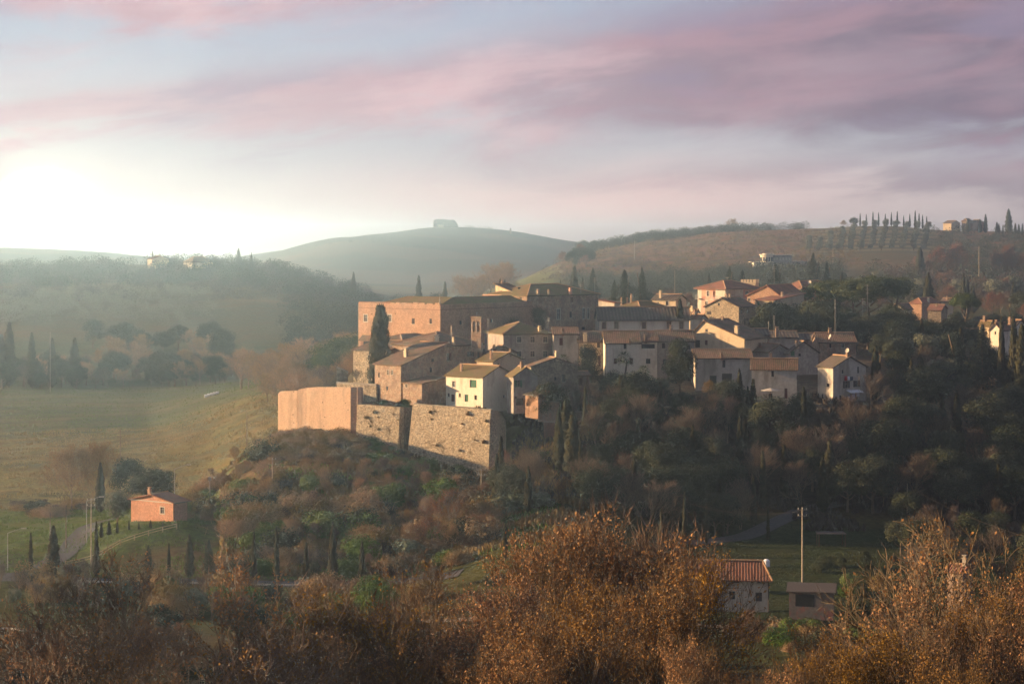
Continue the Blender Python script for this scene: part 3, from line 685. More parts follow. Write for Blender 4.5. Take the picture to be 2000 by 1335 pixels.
def roof_mesh(polys, th=.2):
    """closed slab over the given polygons (lists of 3D points, shared vertices welded), with UVs along eaves and slope"""
    bm = bmesh.new(); uvl = bm.loops.layers.uv.new('UVMap'); vs = {}
    def gv(p):
        k = tuple(round(c, 3) for c in p)
        if k not in vs: vs[k] = bm.verts.new(p)
        return vs[k]
    faces = []
    for P in polys:
        f = bm.faces.new([gv(p) for p in P]); f.normal_update()
        if f.normal.z < 0: f.normal_flip()
        faces.append(f)
    bm.normal_update(); low = {}
    def lv(v):
        if v not in low: low[v] = bm.verts.new(v.co - Vector((0, 0, th)))
        return low[v]
    bnd = [e for e in bm.edges if len(e.link_faces) == 1]
    for e in bnd: bm.faces.new([e.verts[0], e.verts[1], lv(e.verts[1]), lv(e.verts[0])])
    for f in faces: bm.faces.new([lv(v) for v in reversed(f.verts)])
    bmesh.ops.recalc_face_normals(bm, faces=bm.faces)
    for f in bm.faces:
        n = f.normal; hd = Vector((n.x, n.y, 0))
        if hd.length < .02: u = Vector((1, 0, 0)); v = Vector((0, 1, 0))
        else: hd.normalize(); u = Vector((-hd.y, hd.x, 0)); v = n.cross(u)
        for lp in f.loops: lp[uvl].uv = (lp.vert.co.dot(u), lp.vert.co.dot(v))
    me = bpy.data.meshes.new('roof'); bm.to_mesh(me); bm.free(); return me
HOUSES = {}
def house(name, label, L, C, R, eave, Y, phi, roof='gx', ridge=None, wall='stone', rmat='tile', wins=(), chim=(), ants=(), rp=.5, ov=.35, cat='house', group=None, base=None, rise=None, key=None, ridgecap=True, dep=None, rdep=17):
    ph = R_(phi); ex = Vector((math.cos(ph), -math.sin(ph), 0)); ey = Vector((math.sin(ph), math.cos(ph), 0))
    c0 = Vector((Xp(C, Y), Y, 0)); kL = (L - 1000) / F; kR = (R - 1000) / F
    Lw = (c0.x - kL * Y) / (ex.x - kL * ex.y)
    Rw = (kR * c0.y - c0.x) / (ey.x - kR * ey.y)
    Lw = dep or max(Lw, 1.2); Rw = min(max(Rw, 1.5), rdep)
    cor = [c0, c0 - ex * Lw, c0 + ey * Rw, c0 - ex * Lw + ey * Rw]
    zb = min(float(H(p.x, p.y)) for p in cor) if base is None else Zp(base, Y)
    h = Zp(eave, Y) - zb
    root = empty(name, (c0.x, c0.y, zb), -ph, label, cat, group)
    if rise is None:
        if roof == 'flat': rise = 0
        else:
            dy = {'gx': ey * Rw * rp, 'gy': -ex * Lw * rp, 'hip': (ey * Rw - ex * Lw) / 2, 'sy': ey * Rw, 'sx': -ex * Lw}[roof]
            rise = max(Zp(ridge, Y + dy.y) - Zp(eave, Y), .4)
    inner = lambda x, y: {'gx': lambda: rise * min(y / (Rw * rp), (Rw - y) / (Rw * (1 - rp))), 'gy': lambda: rise * min(-x / (Lw * rp), (Lw + x) / (Lw * (1 - rp))),
             'hip': lambda: rise * min(1, min(-x, Lw + x, y, Rw - y) / (min(Lw, Rw) / 2)), 'sy': lambda: rise * y / Rw, 'sx': lambda: rise * -x / Lw, 'flat': lambda: 0}[roof]()
    # windows: (face, px, py, w px, h px, style)
    holes = {'L': [], 'R': []}; todo = []
    for wd in wins:
        fc, px, py, wp, hp, st = wd
        k = Vector(((px - 1000) / F, 1, (HY - py) / F)); nrm = ey if fc == 'L' else ex
        t = c0.dot(nrm) / k.dot(nrm); p = k * t; al = ex if fc == 'L' else ey
        u = (p - c0).dot(al); z = CZ + p.z - zb
        fac = max(abs(al.x - (px - 1000) / F * al.y), .15); w = wp * t / F / fac; hh = hp * t / F
        if fc == 'L': u += Lw
        Lf = Lw if fc == 'L' else Rw
        u0, u1 = max(u - w / 2, .12), min(u + w / 2, Lf - .12)
        if u1 - u0 < .25: continue
        z0, z1 = z - hh / 2, z + hh / 2
        hole = z1 < h - .05 and st not in ('sign',)
        z0 = max(z0, .02)
        if z1 - z0 < .2: continue
        if hole and any(not (u1 < q[0] - .02 or u0 > q[1] + .02 or z1 < q[2] - .02 or z0 > q[3] + .02) for q in holes[fc]): hole = False
        if hole: holes[fc].append((u0, u1, z0, z1))
        todo.append((fc, u0, u1, z0, z1, st, hole))
    m = MB()
    grid_wall(m, (-Lw, 0), (1, 0), Lw, h, holes['L'], nrm=(0, -1, 0))
    grid_wall(m, (0, 0), (0, 1), Rw, h, holes['R'], nrm=(1, 0, 0))
    m.quad((0, Rw, -1.6), (-Lw, Rw, -1.6), (-Lw, Rw, h), (0, Rw, h)); m.quad((-Lw, Rw, -1.6), (-Lw, 0, -1.6), (-Lw, 0, h), (-Lw, Rw, h))
    if roof == 'gx':
        for x in (0, -Lw): m.quad((x, 0, h), (x, Rw, h), (x, Rw * rp, h + rise))
    if roof == 'gy':
        for y in (0, Rw): m.quad((-Lw, y, h), (0, y, h), (-Lw * rp, y, h + rise))
    if roof == 'sy':
        for x in (0, -Lw): m.quad((x, 0, h), (x, Rw, h), (x, Rw, h + rise))
        m.quad((0, Rw, h), (-Lw, Rw, h), (-Lw, Rw, h + rise), (0, Rw, h + rise))
    if roof == 'sx':
        for y in (0, Rw): m.quad((-Lw, y, h), (0, y, h), (-Lw, y, h + rise))
        m.quad((-Lw, Rw, h), (-Lw, 0, h), (-Lw, 0, h + rise), (-Lw, Rw, h + rise))
    if roof == 'flat':     # parapet with its inner faces
        t = .45
        for q in ([(-Lw, 0), (0, 0), (-t, t), (-Lw + t, t)], [(0, 0), (0, Rw), (-t, Rw - t), (-t, t)], [(0, Rw), (-Lw, Rw), (-Lw + t, Rw - t), (-t, Rw - t)], [(-Lw, Rw), (-Lw, 0), (-Lw + t, t), (-Lw + t, Rw - t)]):
            m.quad(*[(a, b, h) for a, b in q]); m.quad((*q[3], h), (*q[2], h), (*q[2], h - 1), (*q[3], h - 1))
    wo = m.build('wall', MT[wall], root, weld=True)
    # roof
    lift = .22; g = rise / {'gx': Rw * min(rp, 1 - rp), 'gy': Lw * min(rp, 1 - rp), 'hip': min(Lw, Rw) / 2, 'sy': Rw, 'sx': Lw, 'flat': 1}[roof]
    d = g * ov; hz = h + lift; e = ov
    cap = None
    if roof == 'gx':
        g1 = rise / (Rw * rp) * ov; g2 = rise / (Rw * (1 - rp)) * ov
        A, B = (-Lw - e, Rw * rp, hz + rise), (e, Rw * rp, hz + rise)
        polys = [[(-Lw - e, -e, hz - g1), (e, -e, hz - g1), B, A], [A, B, (e, Rw + e, hz - g2), (-Lw - e, Rw + e, hz - g2)]]; cap = [(A, B)]
    elif roof == 'gy':
        g1 = rise / (Lw * rp) * ov; g2 = rise / (Lw * (1 - rp)) * ov
        A, B = (-Lw * rp, -e, hz + rise), (-Lw * rp, Rw + e, hz + rise)
        polys = [[(e, -e, hz - g1), (e, Rw + e, hz - g1), B, A], [A, B, (-Lw - e, Rw + e, hz - g2), (-Lw - e, -e, hz - g2)]]; cap = [(A, B)]
    elif roof == 'sy': polys = [[(-Lw - e, -e, hz - d), (e, -e, hz - d), (e, Rw + e, hz + rise + d), (-Lw - e, Rw + e, hz + rise + d)]]; cap = [((-Lw - e, Rw + e, hz + rise + d), (e, Rw + e, hz + rise + d))]
    elif roof == 'sx': polys = [[(e, -e, hz - d), (e, Rw + e, hz - d), (-Lw - e, Rw + e, hz + rise + d), (-Lw - e, -e, hz + rise + d)]]; cap = [((-Lw - e, -e, hz + rise + d), (-Lw - e, Rw + e, hz + rise + d))]
    elif roof == 'hip':
        c = [(-Lw - e, -e, hz - d), (e, -e, hz - d), (e, Rw + e, hz - d), (-Lw - e, Rw + e, hz - d)]; s = min(Lw, Rw) / 2
        if Lw > Rw + .6: A, B = (-Lw + s, Rw / 2, hz + rise), (-s, Rw / 2, hz + rise); polys = [[c[0], c[1], B, A], [c[1], c[2], B], [c[2], c[3], A, B], [c[3], c[0], A]]; cap = [(A, B), (c[0], A), (c[1], B)]
        elif Rw > Lw + .6: A, B = (-Lw / 2, s, hz + rise), (-Lw / 2, Rw - s, hz + rise); polys = [[c[0], c[1], A], [c[1], c[2], B, A], [c[2], c[3], B], [c[3], c[0], A, B]]; cap = [(A, B), (c[1], A), (c[0], A), (c[2], B)]
        else: A = (-Lw / 2, Rw / 2, hz + rise); polys = [[c[i], c[(i + 1) % 4], A] for i in range(4)]; cap = [(c[1], A), (c[0], A), (c[2], A)]
    else: polys = [[(-Lw + .45, .45, h - .5), (-.45, .45, h - .5), (-.45, Rw - .45, h - .5), (-Lw + .45, Rw - .45, h - .5)]]
    rme = roof_mesh(polys); rme.materials.append(MT[rmat]); ro = bpy.data.objects.new('roof', rme); col.objects.link(ro); ro.parent = root
    if cap and ridgecap:
        m = MB()
        for a, b in cap: m.bar((a[0], a[1], a[2] + .02), (b[0], b[1], b[2] + .02), .15, n=6)
        m.build('ridge_tiles', MT['ridge'], ro)
    if not chim and name in ('village_house', 'row_house', 'low_house', 'small_house', 'country_house', 'stone_house', 'farm_house', 'yellow_house', 'red_roof_house', 'grey_house'):
        chim = [(C + (R - C) * rnd.uniform(.25, .75) if R - C > C - L else C - (C - L) * rnd.uniform(.25, .75), rnd.uniform(.2, .6), rnd.uniform(.6, 1.1), rnd.uniform(.45, .65))]
    if roof != 'flat' and h > 2.5 and Y < 620 and roof in ('gy', 'hip'):
        m = MB(); m.bar((.06, -.06, -.3), (.06, -.06, h - .1), .06, n=6); m.bar((.06, -.06, h - .12), (ov * .8, .2, h + lift - d - .02), .05, n=5); m.build('downpipe', MT['grey_sh'], root)
        m = MB(); m.bar((ov + .04, -e, hz - d - .1), (ov + .04, Rw + e, hz - d - .1), .07, n=6); m.build('gutter', MT['grey_sh'], ro)
    # chimneys: (px, depth fraction, height, width)
    def onroof(px, fy):
        y = fy * Rw; k = (px - 1000) / F; q = c0 + ey * y
        x = (k * q.y - q.x) / (ex.x - k * ex.y); x = min(max(x, -Lw + .1), -.1); return x, y, h + inner(x, y)
    for ch in chim:
        px, fy, hc, wc = ch[:4]; x, y, z = onroof(px, fy); a = wc / 2; m = MB()
        m.box(x - a, x + a, y - a, y + a, z - .4, z + hc); m.box(x - a - .08, x + a + .08, y - a - .08, y + a + .08, z + hc, z + hc + .12)
        m.box(x - a * .7, x + a * .7, y - a * .7, y + a * .7, z + hc + .12, z + hc + .42); m.box(x - a - .05, x + a + .05, y - a - .05, y + a + .05, z + hc + .42, z + hc + .52)
        m.build('chimney', MT[ch[4] if len(ch) > 4 else 'stone_brick'], ro)
    for an in ants:
        px, fy, hc = an[:3]; x, y, z = onroof(px, fy); m = MB()
        if len(an) > 3:
            m.bar((x, y, z - .2), (x, y, z + hc), .05, n=5); c = Vector((x - .1, y - .35, z + hc)); dd = Vector((.15, -1, .35)).normalized(); b = len(m.v)
            a_ = dd.orthogonal().normalized(); e_ = dd.cross(a_); rr = an[3]
            for ring, (r, o_) in enumerate(((rr, .16), (rr * .6, .05), (.02, 0), (.02, -.06), (rr * .6, 0.0), (rr * 1.02, .12))):
                for i in range(12): t = i * math.pi / 6; m.v.append(tuple(c + dd * o_ + a_ * r * math.cos(t) + e_ * r * math.sin(t)))
            for k in range(5):
                for i in range(12): m.f.append((b + k * 12 + i, b + k * 12 + (i + 1) % 12, b + (k + 1) * 12 + (i + 1) % 12, b + (k + 1) * 12 + i))
            m.bar(c, c + dd * .5, .02, n=4); m.build('satellite_dish', MT['frame'], ro)
        else:
            m.bar((x, y, z - .2), (x, y, z + hc), .045, n=5)
            for q in range(3): m.bar((x - .7 + .1 * q, y, z + hc * (.97 - .1 * q)), (x + .7 - .1 * q, y, z + hc * (.97 - .1 * q)), .025, n=4)
            m.build('antenna', MT['metal'], ro)
    # windows
    for fc, u0, u1, z0, z1, st, hole in todo:
        if fc == 'L': P = lambda u, d, z: (-Lw + u, -d, z)
        else: P = lambda u, d, z: (d, u, z)
        def slab(mb, a, b, c, e, d0, d1):
            p = P(a, d0, c); q = P(b, d1, e); mb.box(min(p[0], q[0]), max(p[0], q[0]), min(p[1], q[1]), max(p[1], q[1]), c, e)
        dd = -.16 if hole else .015; m = MB(); nm = 'door' if 'door' in st else 'window'
        gm = {'door': 'grey_sh', 'doorb': 'brown_sh', 'dark': 'grey_sh', 'brown': 'brown_sh', 'green': 'green_sh', 'blue': 'glass', 'grn_door': 'green_sh'}.get(st, 'glass')
        slab(m, u0 + .03, u1 - .03, z0 + .03, z1 - .03, dd - .03, dd)
        wobj = m.build(nm, MT[gm], root)
        fw = min(.12, (u1 - u0) * .14)
        if st in ('frm', 'frmb', 'yel', 'win', 'sh', 'shg', 'shb', 'blue'):
            m = MB(); o_ = .035 if st in ('frm', 'frmb', 'yel', 'blue') else .02; fw2 = fw * (1.5 if o_ > .03 else .7)
            b0 = dd + .002
            if o_ > .03:   # raised surround on the wall face
                slab(m, u0 - fw2, u0 - .002, z0 - fw2, z1 + fw2, -.02, .05); slab(m, u1 + .002, u1 + fw2, z0 - fw2, z1 + fw2, -.02, .05)
                slab(m, u0 - .001, u1 + .001, z1 + .002, z1 + fw2, -.02, .048); slab(m, u0 - .001, u1 + .001, z0 - fw2, z0 - .002, -.02, .048)
                m.build('surround', MT['ochre' if st == 'yel' else 'frame'], wobj)
                m = MB()
            slab(m, (u0 + u1) / 2 - .03, (u0 + u1) / 2 + .03, z0 + .03, z1 - .03, b0, b0 + .04)
            slab(m, u0 + .03, u1 - .03, z0 + (z1 - z0) * .62, z0 + (z1 - z0) * .62 + .05, b0, b0 + .035)
            if st != 'yel': m.build('frame', MT['woodf' if st in ('win', 'shb') else 'frame'], wobj)
            m = MB(); slab(m, u0 - .1, u1 + .1, z0 - .1, z0 - .003, -.01, .13)
            if o_ < .03: m.build('sill', MT['frame'], wobj)
        if st in ('sh', 'shg', 'shb'):
            sw = (u1 - u0) * .52; mt = {'sh': 'grey_sh', 'shg': 'green_sh', 'shb': 'brown_sh'}[st]
            for s in (0, 1):
                a = u0 - sw - .03 if s == 0 else u1 + .03; m = MB(); slab(m, a, a + sw, z0 - .02, z1 + .02, .012, .06)
                for q in range(3): zz = z0 + (z1 - z0) * (q + .5) / 3; slab(m, a + .05, a + sw - .05, zz - .03, zz + .03, .06, .075)
                m.build('shutter', MT[mt], wobj)
        if st == 'yel':
            m = MB(); slab(m, u0 + .04, u1 - .04, z0 + .04, z1 - .04, dd, dd + .05); m.build('shutter', MT['brown_sh'], wobj)
        if st == 'green':
            m = MB()
            for q in range(5): zz = z0 + (z1 - z0) * (q + .5) / 5; slab(m, u0 + .06, u1 - .06, zz - .04, zz + .04, dd, dd + .03)
            m.build('slats', MT['green_sh'], wobj)
    HOUSES[key or label] = dict(root=root, ex=ex, ey=ey, c0=c0, Lw=Lw, Rw=Rw, h=h, zb=zb, wall=wo, roof=ro, rise=rise)
    return root
def on_face(hk, fc, px, py):
    """local point on a house face seen at a photo pixel"""
    hd = HOUSES[hk]; k = Vector(((px - 1000) / F, 1, (HY - py) / F)); nrm = hd['ey'] if fc == 'L' else hd['ex']
    t = hd['c0'].dot(nrm) / k.dot(nrm); p = k * t; al = hd['ex'] if fc == 'L' else hd['ey']
    return (p - hd['c0']).dot(al), CZ + p.z - hd['zb'], t

# ---- the fortress: brick curtain wall and the two faces of the bastion
def wall_run(name, label, pts, mat, th=1.4, cat='wall', batter=0.0, group=None, hat=None, step=2.2):
    """thick wall through plan points (px, Y, top row); stands in the ground, can lean back with its height"""
    c = Vector((Xp(pts[0][0], pts[0][1]), pts[0][1], 0)); root = empty(name, (c.x, c.y, float(H(c.x, c.y))), 0, label, cat, group); root['kind'] = 'thing'
    S = []
    for (p0, y0, t0), (p1, y1, t1) in zip(pts[:-1], pts[1:]):
        a = Vector((Xp(p0, y0), y0, Zp(t0, y0))); b = Vector((Xp(p1, y1), y1, Zp(t1, y1))); k = max(1, int((b - a).length / step))
        S += [a.lerp(b, i / k) for i in range(k)]
    S.append(b); V = []; Fc = []; nz = 7; bc = []
    for i, p in enumerate(S):
        t = (S[min(i + 1, len(S) - 1)] - S[max(i - 1, 0)]); t.z = 0; t.normalize(); n = Vector((t.y, -t.x, 0))
        g = min(float(H(p.x + n.x * 2, p.y + n.y * 2)), float(H(p.x + n.x * 5, p.y + n.y * 5))) - 2.0 - c.z * 0
        for j in range(nz + 1):
            z = g + (p.z - g) * j / nz; o = (1 - j / nz) * batter; V.append((p.x + n.x * o, p.y + n.y * o, z))
        V.append((p.x - n.x * th, p.y - n.y * th, p.z)); V.append((p.x - n.x * th, p.y - n.y * th, g))
    w = nz + 3
    for i in range(len(S) - 1):
        for j in range(w - 1): Fc.append((i * w + j, (i + 1) * w + j, (i + 1) * w + j + 1, i * w + j + 1))
    for i in (0, len(S) - 1): Fc.append(tuple(i * w + j for j in range(w)) if i == 0 else tuple(i * w + j for j in reversed(range(w))))
    m = MB(); m.v = [(x - c.x, y - c.y, z - root.location.z) for x, y, z in V]; m.f = Fc
    m.build('masonry', MT[mat], root); return root

# ------------------------------------------------------------------ the village
wall_run('curtain_wall', 'smooth orange brick curtain wall with a stepped top, left end of the fortress', [(543, 418, 769), (548, 417.6, 764), (580, 415.2, 763), (584, 415, 760), (600, 414, 757), (612, 413.1, 756), (698, 407, 756)], 'brick_new')
wall_run('curtain_wall', 'short shaded brick return closing the right end of the orange curtain wall', [(698.1, 407.05, 756), (709, 412, 757)], 'brick_dark')
wall_run('bastion_wall', 'rough rubble bastion wall with weeds, between curtain wall and dark recess', [(698, 406.6, 790), (712, 405.9, 790), (781, 402.5, 796)], 'rubble', 1.6, batter=.9)
wall_run('bastion_wall', 'shaded narrow return wall in the recess of the stone bastion', [(781, 402.6, 796), (812, 409, 795)], 'stone', 1.2, batter=.1)
wall_run('bastion_wall', 'tall battered rubble bastion wall under the cream house terrace', [(806, 402, 788), (850, 399.7, 792), (958, 394, 800), (962, 394.6, 800), (968, 400, 802), (980, 424, 800)], 'rubble', 1.8, batter=2.4)

house('castle', 'long red brick castle with crenellated lit front and shaded flank', 700, 860, 1040, 595, 452, 40, 'flat', rdep=99, wall='brick', rmat='tile_dark', cat='castle', base=672, key='castle',
      wins=[('L', 714, 621, 7, 13, 'frm'), ('L', 761, 621, 7, 13, 'frm'), ('L', 807, 627, 6, 11, 'win'), ('L', 841, 627, 5, 10, 'win'), ('L', 726, 613, 3, 2, 'x'), ('L', 772, 612, 3, 2, 'x'), ('R', 900, 630, 5, 8, 'x'), ('R', 960, 626, 4, 7, 'x')])
def castle_extras():
    hd = HOUSES['castle']; root = hd['root']; h = hd['h']; Lw = hd['Lw']; Rw = hd['Rw']
    m = MB(); x = -Lw + .2
    while x < -Lw * .62: m.box(x, x + .6, 0.0, .4, h - .02, h + .28); x += .62
    x = -Lw * .62
    while x < -.8:
        m2 = MB(); wm = rnd.uniform(1.2, 2.0); hm = rnd.uniform(.18, .42); m2.box(x, x + wm, 0.002, .45, h - .02, h + hm); m2.build('merlon', MT['brick'], root); x += wm + rnd.uniform(.35, .8)
    m.build('coping', MT['brick_dark'], root)
    m = MB(); m.box(-Lw - .05, .06, -.08, .05, h - 1.2, h - 1.05); m.box(.0, .09, -.08, Rw, h - 1.2, h - 1.05); m.build('string_course', MT['brick_dark'], root)
    # inner low tiled roof above the parapet
    me = roof_mesh([[(-Lw + 5, 1.2, h - .1), (-1.2, 1.2, h - .1), (-3.5, 8, h + 1.5), (-Lw + 8, 8, h + 1.5)], [(-3.5, 8, h + 1.5), (-1.2, 1.2, h - .1), (-1.2, Rw - 1, h - .1), (-3.5, Rw - 4, h + 1.5)]])
    me.materials.append(MT['tile_moss']); o = bpy.data.objects.new('inner_roof', me); col.objects.link(o); o.parent = root
    m = MB(); m.box(-.75, -.25, .15, .55, h - .1, h + .5); m.bar((-.5, .35, h + .5), (-.5, .35, h + 1.1), .16, .12, 8); m.bar((-.5, .35, h + 1.1), (-.5, .35, h + 1.6), .13, .07, 8)
    m.bar((-.5, .35, h + 1.6), (-.5, .35, h + 1.85), .1, .08, 8); m.bar((-.5, .35, h + 1.8), (-.5, .35, h + 2.3), .03, n=4); m.bar((-.75, .35, h + 2.15), (-.25, .35, h + 2.15), .03, n=4)
    m.build('roof_statue', MT['conc'], root)
castle_extras()
house('palace', 'tall brown brick palace with hipped tiled roof and golden lit left side', 957, 1030, 1169, 578, 476, 50, 'hip', 556, rdep=40, wall='stone_brick', rmat='tile_moss', cat='palace', base=652, key='palace',
      wins=[('R', 1091, 613, 6, 20, 'frm'), ('R', 1115, 614, 5, 12, 'win'), ('R', 1140, 612, 5, 20, 'frm'), ('R', 1149, 612, 4, 20, 'frm'), ('R', 1117, 585, 6, 10, 'brown'), ('L', 989, 584, 4, 8, 'win'), ('L', 1017, 584, 5, 8, 'win'), ('R', 1045, 614, 5, 12, 'win'), ('R', 1093, 641, 6, 5, 'x'), ('R', 1140, 641, 6, 6, 'x')],
      chim=[(1061, .15, 1.0, .55), (1096, .3, .9, .5), (1115, .6, 1.2, .6, 'pink')], ants=[(1165, .95, 4.0), (1140, .75, 2.5)])
house('dormer_house', 'small lit rooftop storey with a slanting tiled roof on the palace', 968, 1006, 1030, 572, 483, 45, 'sx', 556, wall='ochre', base=592, cat='roof storey', wins=[('R', 1014, 564, 5, 7, 'x')], chim=[(980, .5, .6, .5)])
house('annex', 'low annex with pink tiled roof against the left side of the palace', 925, 957, 975, 594, 474, 45, 'sy', 580, wall='ochre', rmat='tile_red', base=610, cat='annex', wins=[('L', 950, 601, 3, 4, 'x')])
house('long_house', 'long white house with striped dark roof and five framed brown windows', 1166, 1170, 1346, 625, 476, 88, 'gy', 601, dep=11, rdep=40, wall='cream', rmat='tile_dark', cat='long house', base=652, ov=.4, key='long',
      wins=[('R', x, 635, 8, 14, 'yel') for x in (1180, 1204, 1258, 1307, 1331)])
house('brick_house', 'brown brick farmhouse with sloping tiled roof standing left over the terrace', 732, 783, 872, 714, 414, 42, 'sy', 672, wall='stone_brick', base=788, key='bh',
      wins=[('L', 740, 732, 3, 10, 'x'), ('L', 758, 727, 3, 9, 'frm'), ('L', 766, 727, 3, 9, 'frm'), ('L', 756, 758, 4, 8, 'x'), ('R', 842, 722, 5, 10, 'x'), ('R', 848, 736, 5, 8, 'x'), ('R', 845, 703, 5, 7, 'x')], chim=[(793, .35, 1.3, .7, 'ochre')])
house('brick_house', 'hip-roofed brown house with shuttered window in front of the bell gable', 766, 856, 942, 677, 425, 40, 'hip', 650, wall='stone_brick', base=770, key='bh2',
      wins=[('R', 875, 697, 6, 15, 'shb'), ('R', 919, 691, 6, 9, 'sh'), ('R', 935, 693, 5, 12, 'door'), ('R', 877, 731, 6, 10, 'x'), ('R', 843, 703, 5, 7, 'x')], chim=[(853, .1, 1.4, .7, 'ochre'), (888, .35, 1.3, .5, 'ochre'), (882, .8, 2.4, .3)], ants=[(901, .3, 2.8)])
house('annex', 'small lean-to brick annex with tiled roof beside the brown farmhouse', 787, 824, 872, 750, 410, 42, 'sy', 738, wall='stone_brick', base=792, cat='annex', wins=[('L', 794, 753, 4, 6, 'frm')], key='anx')
house('stone_house', 'old stone house with lit wall and tiled roof left of the tall cypress', 690, 757, 800, 686, 431, 30, 'sy', 668, wall='rubble', base=735, rmat='tile', key='lstone')
house('garden_shed', 'little tiled brick shed with a lattice front behind the left cypress', 704, 728, 742, 664, 441, 35, 'gx', 656, wall='brick_dark', cat='shed', base=684, wins=[('L', 716, 670, 14, 8, 'x')])
house('church', 'low church with tiled roof at the foot of the castle wall', 745, 785, 850, 665, 441, 38, 'hip', 654, wall='brick', base=690, cat='church')
# bell gable
def bell_gable():
    px0, px1, Y = 920, 941, 428.5; x0, x1 = Xp(px0, Y), Xp(px1, Y); w = x1 - x0; zt, zb_ = Zp(618, Y), Zp(668, Y)
    root = empty('bell_gable', (x0, Y, zb_), -R_(22), 'slim brick bell gable with two arched openings holding bells', 'bell gable'); h = zt - zb_; D = .9
    m = MB(); cw = w / math.cos(R_(22)) * .94; a = .22 * cw; gap = (cw - 3 * a * .75) / 2; a *= .75; z0 = h * .40; zs = h * .78; r = gap / 2
    m.box(0, cw, 0, D, -2, z0)
    for i in range(3): m.box(i * (a + gap), i * (a + gap) + a, 0.001, D - .001, z0, zs)
    m.box(-.12, cw + .12, -.1, D + .1, h - .18, h + .02)
    for i in range(2):
        c = a + i * (a + gap) + r; nseg = 8
        for s in range(nseg):
            t0, t1 = math.pi * s / nseg, math.pi * (s + 1) / nseg
            u0, u1 = c - r * math.cos(t0), c - r * math.cos(t1); v0, v1 = zs + r * math.sin(t0), zs + r * math.sin(t1)
            for y in (0.0, D): m.quad((u0, y, v0), (u1, y, v1), (u1, y, h - .18), (u0, y, h - .18))
            m.quad((u0, 0, v0), (u0, D, v0), (u1, D, v1), (u1, 0, v1))
    for i in range(3):
        u = i * (a + gap)
        for y in (0.0, D): m.quad((u, y, zs), (u + a, y, zs), (u + a, y, h - .18), (u, y, h - .18))
    m.quad((0, 0, zs), (0, D, zs), (0, D, h - .18), (0, 0, h - .18)); m.quad((cw, 0, zs), (cw, D, zs), (cw, D, h - .18), (cw, 0, h - .18))
    m.build('masonry', MT['stone_brick'], root, weld=True)
    for i in range(2):
        c = a + i * (a + gap) + r; m = MB(); m.bar((c, D / 2, zs - .7), (c, D / 2, zs - .25), r * .62, r * .45, 10); m.bar((c, D / 2, zs - .25), (c, D / 2, zs), r * .45, r * .15, 10); m.bar((c - r, D / 2, zs + .02), (c + r, D / 2, zs + .02), .05, n=5)
        m.build('bell', MT['metal'], root)
    m = MB(); m.bar((cw / 2, D / 2, h), (cw / 2, D / 2, h + 1.0), .04, n=5); m.bar((cw / 2 - .25, D / 2, h + .75), (cw / 2 + .25, D / 2, h + .75), .03, n=4); m.build('cross', MT['metal'], root)
bell_gable()
house('cream_house', 'cream two-storey house with green blind on the bastion terrace, grey side', 871, 943, 1003, 737, 405, 38, 'gx', 716, wall='cream', rmat='tile_moss', base=790, key='cream',
      wins=[('L', 886, 750, 5, 11, 'frm'), ('L', 924, 749, 13, 15, 'green'), ('L', 876, 771, 4, 7, 'win'), ('L', 898, 771, 4, 7, 'win'), ('L', 929, 776, 5, 9, 'dark'), ('L', 884, 777, 7, 14, 'doorb'), ('L', 911, 777, 7, 14, 'grn_door'),
            ('R', 985, 774, 4, 6, 'x'), ('R', 995, 774, 4, 6, 'x'), ('R', 997, 749, 6, 13, 'green')], chim=[(901, .2, 1.2, .4, 'brick')])
house('grey_house', 'weathered grey gabled house with dark garage door, joined to the cream house', 990, 1003, 1050, 735, 403.5, 62, 'gx', 718, wall='grey', rmat='tile_moss', base=792, key='greyh',
      wins=[('R', 1012, 749, 7, 13, 'shg'), ('R', 1015, 785, 15, 16, 'door'), ('R', 995 + 13, 776, 4, 5, 'x')])
house('upper_house', 'small house with bright ridge behind the cream house roof', 931, 963, 1020, 706, 413, 35, 'gx', 690, wall='ochre', rmat='tile_moss', base=745, key='uph', chim=[(959, .1, 1.4, .4, 'brick'), (997, .6, .8, .4)], wins=[('R', 974, 713, 5, 7, 'x')])
house('stone_cottage', 'grey rubble cottage with round window and dark awning', 1028, 1037, 1129, 716, 409, 68, 'gx', 700, wall='stone', base=792, key='cot', rmat='tile',
      wins=[('R', 1085, 739, 5, 7, 'x'), ('R', 1101, 738, 6, 15, 'win'), ('R', 1077, 785, 8, 14, 'door'), ('R', 1088, 786, 6, 12, 'x'), ('R', 1121, 770, 6, 8, 'x')], chim=[(1103, .55, 1.2, .6, 'ochre')])
house('annex', 'brick annex with two shuttered windows right of the rubble cottage', 1127, 1130, 1151, 733, 414, 70, 'sx', 728, wall='stone_brick', base=775, cat='annex', wins=[('R', 1133, 745, 7, 14, 'brown'), ('R', 1144, 745, 7, 14, 'brown')])
house('brick_hut', 'little brick hut with sunlit front standing at the terrace edge', 1026, 1051, 1068, 773, 399.5, 48, 'sy', 768, wall='brick', base=802, cat='hut', rmat='tile_dark', wins=[('L', 1030, 790, 4, 5, 'x')])
house('village_house', 'grey house with six white-framed windows and golden left roof hip', 947, 984, 1081, 653, 441, 70, 'hip', 631, wall='grey', rmat='tile_moss', base=708, key='six',
      wins=[('R', x, y, 8, 11, 'frm') for y in (663, 691) for x in (1014, 1040, 1065)], chim=[(1054, .75, .9, .6, 'ochre')], ants=[(1118, .9, 3.5)])
house('low_house', 'low gabled house with dark tiles in front of the white-framed windows house', 947, 952, 1010, 690, 430, 66, 'gx', 676, wall='stone', base=720, rmat='tile_dark', ants=[(944, .1, 7)])
VR = 'houses of the shaded street row'
